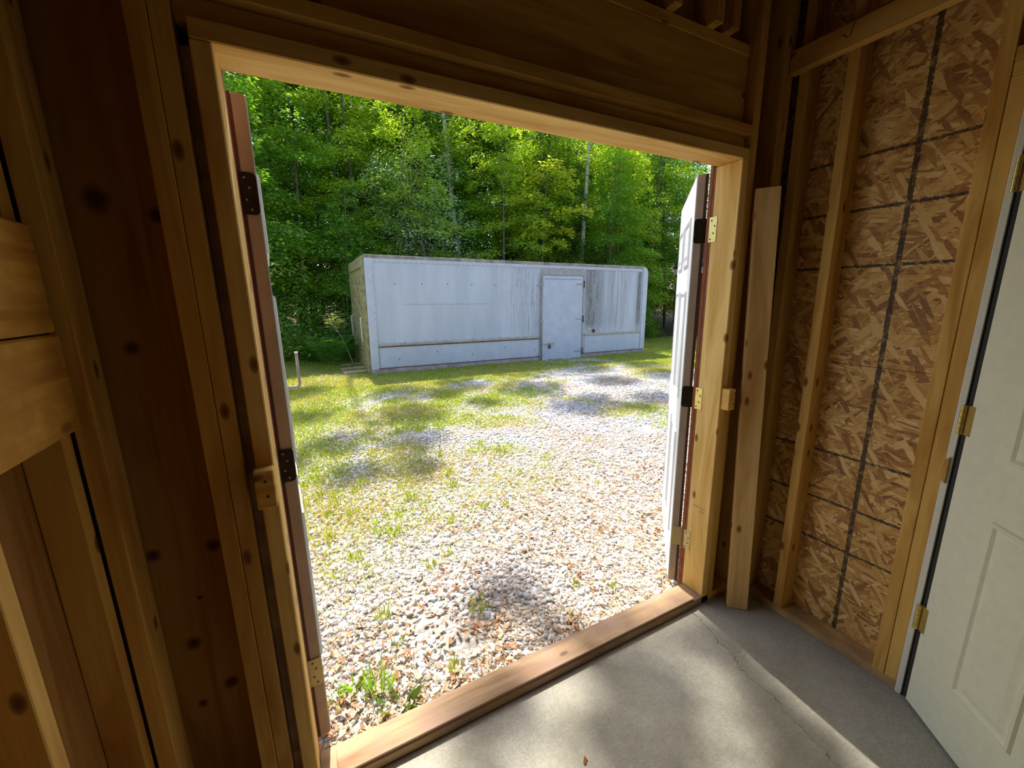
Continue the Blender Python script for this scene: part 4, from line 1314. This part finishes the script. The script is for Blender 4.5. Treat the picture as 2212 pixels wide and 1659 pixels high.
# ---- very tall bare-trunked trees whose high leaf clumps dapple the yard and the slab
def tall_tree(x, y, clumps):
    gz = float(ground_h(np.array([x]), np.array([y]))[0])
    root = empty('tall_tree', (x, y, gz - 0.02))
    tag(root, 'very tall tree with a thin bare grey trunk and a high clumped crown', 'tree', 'very tall bare-trunked trees')
    zs = np.linspace(-0.2, 23.0, 9)
    tp = np.stack([0.12 * np.sin(zs * 0.35), 0.1 * np.sin(zs * 0.3 + 1) - 0.1 * math.sin(1), zs], -1)
    V, F = tube_np(tp, 0.065 * (1 - 0.8 * np.clip(zs, 0, 23) / 23), 8)
    np_mesh('trunk', V, F, M['bark_grey'], parent=root, smooth=True)
    parts, ts = [], []
    for (gx_, gy_, r) in clumps:
        h = 18.0 + 3.5 * rng.random()
        c = np.array([gx_ + SUN_DIR.x / SUN_DIR.z * h - x, gy_ + SUN_DIR.y / SUN_DIR.z * h - y, h])
        n = int(2.3 * math.pi * r * r / 0.0056) + 20
        p = c + unit_rand(n) * (r * rng.random(n) ** 0.45)[:, None]
        d = unit_rand(n) + np.array([0, 0, -0.3])
        parts.append(leaf_quads(p, d, np.array([0, 0, 1.0]) + rng.normal(0, 0.5, (n, 3)), 0.11 + 0.06 * rng.random(n), 0.07 + 0.03 * rng.random(n), palette(n, G1)))
        b0 = np.array([np.interp(h - 1.2, zs, tp[:, 0]), np.interp(h - 1.2, zs, tp[:, 1]), h - 1.2])
        ts.append(tube_np([b0, b0 * 0.5 + c * 0.5 + np.array([0, 0, 0.15]), c], [0.016, 0.011, 0.004], 5))
    V, F, Cc = join_np(parts)
    np_mesh('foliage', V, F, M['leaf'], Cc, parent=root)['kind'] = 'stuff'
    V, F = join_tubes(ts)
    np_mesh('boughs', V, F, M['bark_grey'], parent=root, smooth=True)['kind'] = 'stuff'
tall_tree(-1.3, 12.0, [(1.06, .14, .17), (1.2, -.2, .30), (1.0, -.5, .30), (1.6, -.32, .22), (1.55, -.65, .2), (.6, -.12, .2), (.25, -.5, .3), (.95, .58, .26), (1.35, -.9, .25), (.55, -.9, .2)])
tall_tree(1.6, 15.2, [(1.55, 6.0, .6), (1.4, 4.6, .55), (1.15, 3.5, .45), (.3, 3.8, .42), (.4, 2.8, .3), (.95, 2.7, .3), (0, 5.2, .4), (-.1, 7.0, .6), (-.2, 3.4, .3)])
tall_tree(4.6, 15.6, [(2.8, 6.2, .6), (3.75, 5.2, .7), (3.7, 3.7, .5), (4.2, 3.8, .5), (4.5, 3.2, .35), (5.2, 3.5, .5), (2.6, 4.7, .3), (2.2, 5.6, .4)])
tall_tree(9.2, 15.8, [(6, 6.5, .7), (5.5, 5.0, .6), (7, 4.8, .7), (7.5, 6.2, .6), (8.5, 5.2, .6)])

# ---- leaning sapling and fern by the box end
def sapling():
    root = empty('sapling', (1.18, 9.55, float(ground_h(np.array([1.18]), np.array([9.55]))[0])))
    tag(root, 'thin leaning sapling topped with pale leaves by the mossy end of the cargo box', 'sapling')
    tip = np.array([-0.40, 0.05, 1.15])
    V, F = tube_np([(0, 0, -0.02), (-0.10, 0, 0.35), (-0.22, .02, 0.72), tip], [0.014, 0.012, 0.010, 0.006], 6)
    np_mesh('stem', V, F, M['stem'], parent=root, smooth=True)
    n = 90
    h = rng.random(n)
    p = tip * (0.82 + 0.25 * h)[:, None] + rng.normal(0, 0.05, (n, 3)) + np.array([0, 0, 0.06])
    az = rng.random(n) * 6.283
    d = np.stack([np.cos(az), np.sin(az), 0.35 - 0.5 * rng.random(n)], -1)
    p = p + d * (0.10 * rng.random(n))[:, None]
    cc = palette(n, [(0.62, 0.68, 0.36), (0.70, 0.75, 0.45), (0.52, 0.62, 0.24)])
    V, F, Cc = leaf_quads(p, d, np.array([0, 0, 1.0]) + rng.normal(0, 0.3, (n, 3)), 0.13 + 0.09 * rng.random(n), 0.04 + 0.02 * rng.random(n), cc)
    np_mesh('leaves', V, F, M['leaf'], Cc, parent=root)['kind'] = 'stuff'
sapling()

def fern(x, y, s, label, group):
    root = empty('fern', (x, y, float(ground_h(np.array([x]), np.array([y]))[0])))
    tag(root, label, 'fern', group)
    for k in range(9):
        az = k * 0.7 + rng.random() * 0.5
        Lf = s * (0.8 + 0.4 * rng.random())
        t = np.linspace(0, 1, 26)
        r = Lf * (0.55 * t)
        z = Lf * (1.05 * t - 0.42 * t * t * t)
        P = np.stack([r * math.cos(az), r * math.sin(az), z], -1)
        lat = np.array([-math.sin(az), math.cos(az), 0])
        pp = np.repeat(P[3:], 2, 0)
        sg = np.tile([1.0, -1.0], len(P) - 3)
        d = lat * sg[:, None] + np.array([math.cos(az), math.sin(az), 0.1]) * 0.35
        wl = Lf * 0.26 * np.sin(np.pi * np.clip(t[3:] * 0.93 + 0.1, 0, 1)) ** 0.8 + 0.02
        nm = np.tile(np.array([[-0.5 * math.cos(az), -0.5 * math.sin(az), 1.0]]), (len(pp), 1))
        V, F, Cc = leaf_quads(pp, d, nm, np.repeat(wl, 2), np.full(len(pp), Lf * 0.035), palette(len(pp), [(0.07, 0.20, 0.03), (0.10, 0.25, 0.04)]))
        np_mesh('frond', V, F, M['leaf'], Cc, parent=root)['kind'] = 'stuff'
fern(0.66, 9.7, 1.15, 'tall dark-green fern growing below the leaning sapling', None)
for (x, y, s) in ((1.02, 10.2, 0.75), (0.30, 10.6, 0.7), (10.4, 10.2, 0.7), (12.3, 11.2, 0.8)):
    fern(x, y, s, 'small low fern at the foot of the woods', 'small ferns at the wood edge')

# ---- undergrowth at the wood edge
def bush(x, y, s, cols, label, group):
    root = empty('undergrowth_bush', (x, y, float(ground_h(np.array([x]), np.array([y]))[0])))
    tag(root, label, 'bush', group)
    n = 1500
    u = unit_rand(n)
    u[:, 2] = np.abs(u[:, 2])
    p = u * (s * rng.random(n) ** 0.4)[:, None] * np.array([1, 1, 0.9])
    d = u + rng.normal(0, 0.4, (n, 3))
    V, F, Cc = leaf_quads(p, d, np.array([0, 0, 1.0]) + rng.normal(0, 0.4, (n, 3)), 0.07 + 0.05 * rng.random(n), 0.035 + 0.025 * rng.random(n), palette(n, cols))
    np_mesh('leaves', V, F, M['leaf'], Cc, parent=root)['kind'] = 'stuff'
    ts = []
    for k in range(7):
        az = k * 0.9
        ts.append(tube_np([(0, 0, -0.03), (0.25 * s * math.cos(az), 0.25 * s * math.sin(az), 0.4 * s), (0.6 * s * math.cos(az), 0.6 * s * math.sin(az), 0.7 * s)], [0.012, 0.008, 0.004], 4))
    V, F = join_tubes(ts)
    np_mesh('stems', V, F, M['stem'], parent=root)['kind'] = 'stuff'
for (x, y, s) in [(-1.4, 11.8, 0.9), (-0.2, 11.9, 0.75), (0.75, 11.3, 0.7), (1.7, 11.6, 0.9), (2.9, 11.7, 1.3), (3.7, 11.6, 1.5), (5.6, 12.2, 1.2), (7.4, 12.0, 1.1), (9.4, 11.9, 1.2), (10.6, 11.4, 1.0), (11.3, 12.0, 1.2), (12.6, 11.9, 1.0), (13.4, 12.4, 1.1), (14.3, 13.6, 1.2)]:
    bush(x, y, s, G1 if random.random() < 0.6 else G2, 'rounded green bush in the undergrowth along the wood edge', 'undergrowth bushes at the wood edge')

# ---- single grass tufts and weeds near the threshold
def tuft(x, y, h, nbl, cols, label, name='grass_tuft', wide=0.006, group=None, splay=0.25):
    root = empty(name, (x, y, float(ground_h(np.array([x]), np.array([y]))[0])))
    tag(root, label, 'grass' if name == 'grass_tuft' else 'weed', group)
    n = nbl
    a = rng.random(n) * 6.283
    r = 0.035 * np.sqrt(rng.random(n)) * (h / 0.08)
    p = np.stack([np.cos(a) * r, np.sin(a) * r, np.zeros(n)], -1)
    d = np.stack([np.cos(a) * splay, np.sin(a) * splay, np.ones(n)], -1) + rng.normal(0, 0.15, (n, 3))
    V, F, Cc = leaf_quads(p, d, unit_rand(n), h * (0.6 + 0.6 * rng.random(n)), wide * (0.7 + 0.6 * rng.random(n)), palette(n, cols))
    np_mesh('blades', V, F, M['grass'], Cc, parent=root)['kind'] = 'stuff'
Y1c = [(0.33, 0.42, 0.06), (0.42, 0.46, 0.09), (0.26, 0.38, 0.05)]
Y2c = [(0.24, 0.45, 0.04), (0.30, 0.52, 0.05), (0.20, 0.40, 0.05)]
for (x, y, h, nb_) in [(0.323, 0.80, 0.085, 40), (0.787, 0.616, 0.10, 36), (0.656, 1.087, 0.07, 30), (0.787, 1.164, 0.06, 26), (0.255, 1.398, 0.09, 36),
                       (0.352, 0.596, 0.06, 14), (0.554, 0.332, 0.07, 26), (0.06, 0.42, 0.07, 24), (0.14, 1.25, 0.07, 24), (0.43, 1.62, 0.08, 30), (0.12, 1.75, 0.09, 34),
                       (0.62, 1.80, 0.07, 30), (0.30, 2.0, 0.09, 34), (1.35, 0.52, 0.05, 20), (1.52, 0.42, 0.06, 18), (1.20, 0.36, 0.04, 16), (0.95, 1.50, 0.06, 30), (1.25, 1.62, 0.06, 40), (1.42, 1.55, 0.05, 30),
                       (-0.05, 2.35, 0.10, 40), (0.75, 2.3, 0.08, 36), (2.3, 1.5, 0.05, 20), (1.9, 2.6, 0.07, 44), (1.75, 2.9, 0.07, 44), (2.9, 2.4, 0.06, 30)]:
    tuft(x, y, h, nb_, Y1c, 'short yellow-green tuft of cropped grass poking through the gravel', group='grass tufts in the gravel')
for i in range(26):
    ty = 1.5 + 2.6 * random.random()
    tx = -0.1 + (0.9 + 0.35 * ty) * random.random() ** 1.3
    tuft(tx, ty, random.uniform(0.06, 0.10), 34, Y1c, 'short yellow-green tuft of cropped grass poking through the gravel', group='grass tufts in the gravel', wide=0.007)
tuft(0.228, 0.40, 0.12, 70, Y2c, 'lush bright green grass clump beside the threshold')
tuft(0.30, 0.275, 0.10, 16, [(0.12, 0.20, 0.06), (0.16, 0.25, 0.08)], 'broad-leaved dark weed rosette against the threshold', 'weed_rosette', 0.028, None, 0.9)
tuft(0.13, 0.46, 0.07, 18, Y2c, 'small leafy light-green weed near the left door leaf', 'weed_rosette', 0.02, None, 0.8)

# ---- pencil tick on the nailer, faded grade stamp on the right jamb, a scrap of leaf on the slab
M['ink'] = simple('dark_pencil', (0.07, 0.02, 0.01), 0.8)
M['stamp'] = simple('faded_stamp_ink', (0.33, 0.19, 0.06), 0.8)
bm = bmesh.new()
bm_tube(bm, [(0, 0.014, 0.030), (0, 0.0, 0.016), (0, -0.010, 0.012), (0, -0.016, 0.045), (0, -0.022, 0.058)], 0.0016, 5)
bm_obj('pencil_tick', bm, M['ink'], WR, (XW - 0.0382, -0.198, 2.424))
def stamp(text, y, z, size):
    cu = bpy.data.curves.new('grade_stamp', 'FONT')
    cu.body = text
    cu.size = size
    cu.align_x = 'CENTER'
    tmp = bpy.data.objects.new('grade_stamp_tmp', cu)
    COL.objects.link(tmp)
    bpy.context.view_layer.update()
    me = bpy.data.meshes.new_from_object(tmp.evaluated_get(bpy.context.evaluated_depsgraph_get()))
    bpy.data.objects.remove(tmp, do_unlink=True)
    me.materials.clear()
    me.materials.append(M['stamp'])
    o = bpy.data.objects.new('grade_stamp', me)
    link(o, W)
    o.location = (XR - 0.0006, y, z)
    o.rotation_euler = (math.pi / 2, 0, -math.pi / 2)
stamp('S-P-F 2 211', 0.056, 0.500, 0.015)
stamp('K D', 0.044, 0.480, 0.015)
n = 7
a = rng.random(n) * 6.283
V, F, Cc = leaf_quads(np.stack([rng.normal(0, 0.004, n), rng.normal(0, 0.004, n), np.full(n, 0.003)], -1), np.stack([np.cos(a), np.sin(a), 0.15 * rng.random(n)], -1),
                      np.array([0, 0, 1.0]) + rng.normal(0, 0.2, (n, 3)), np.full(n, 0.016), np.full(n, 0.008), palette(n, [(0.25, 0.09, 0.04)]))
lf = np_mesh('dry_leaf', V, F, M['litter'], Cc, loc=(0.792, -0.297, 0.0))
tag(lf, 'tiny scrap of brown dry leaf lying on the concrete floor', 'leaf')
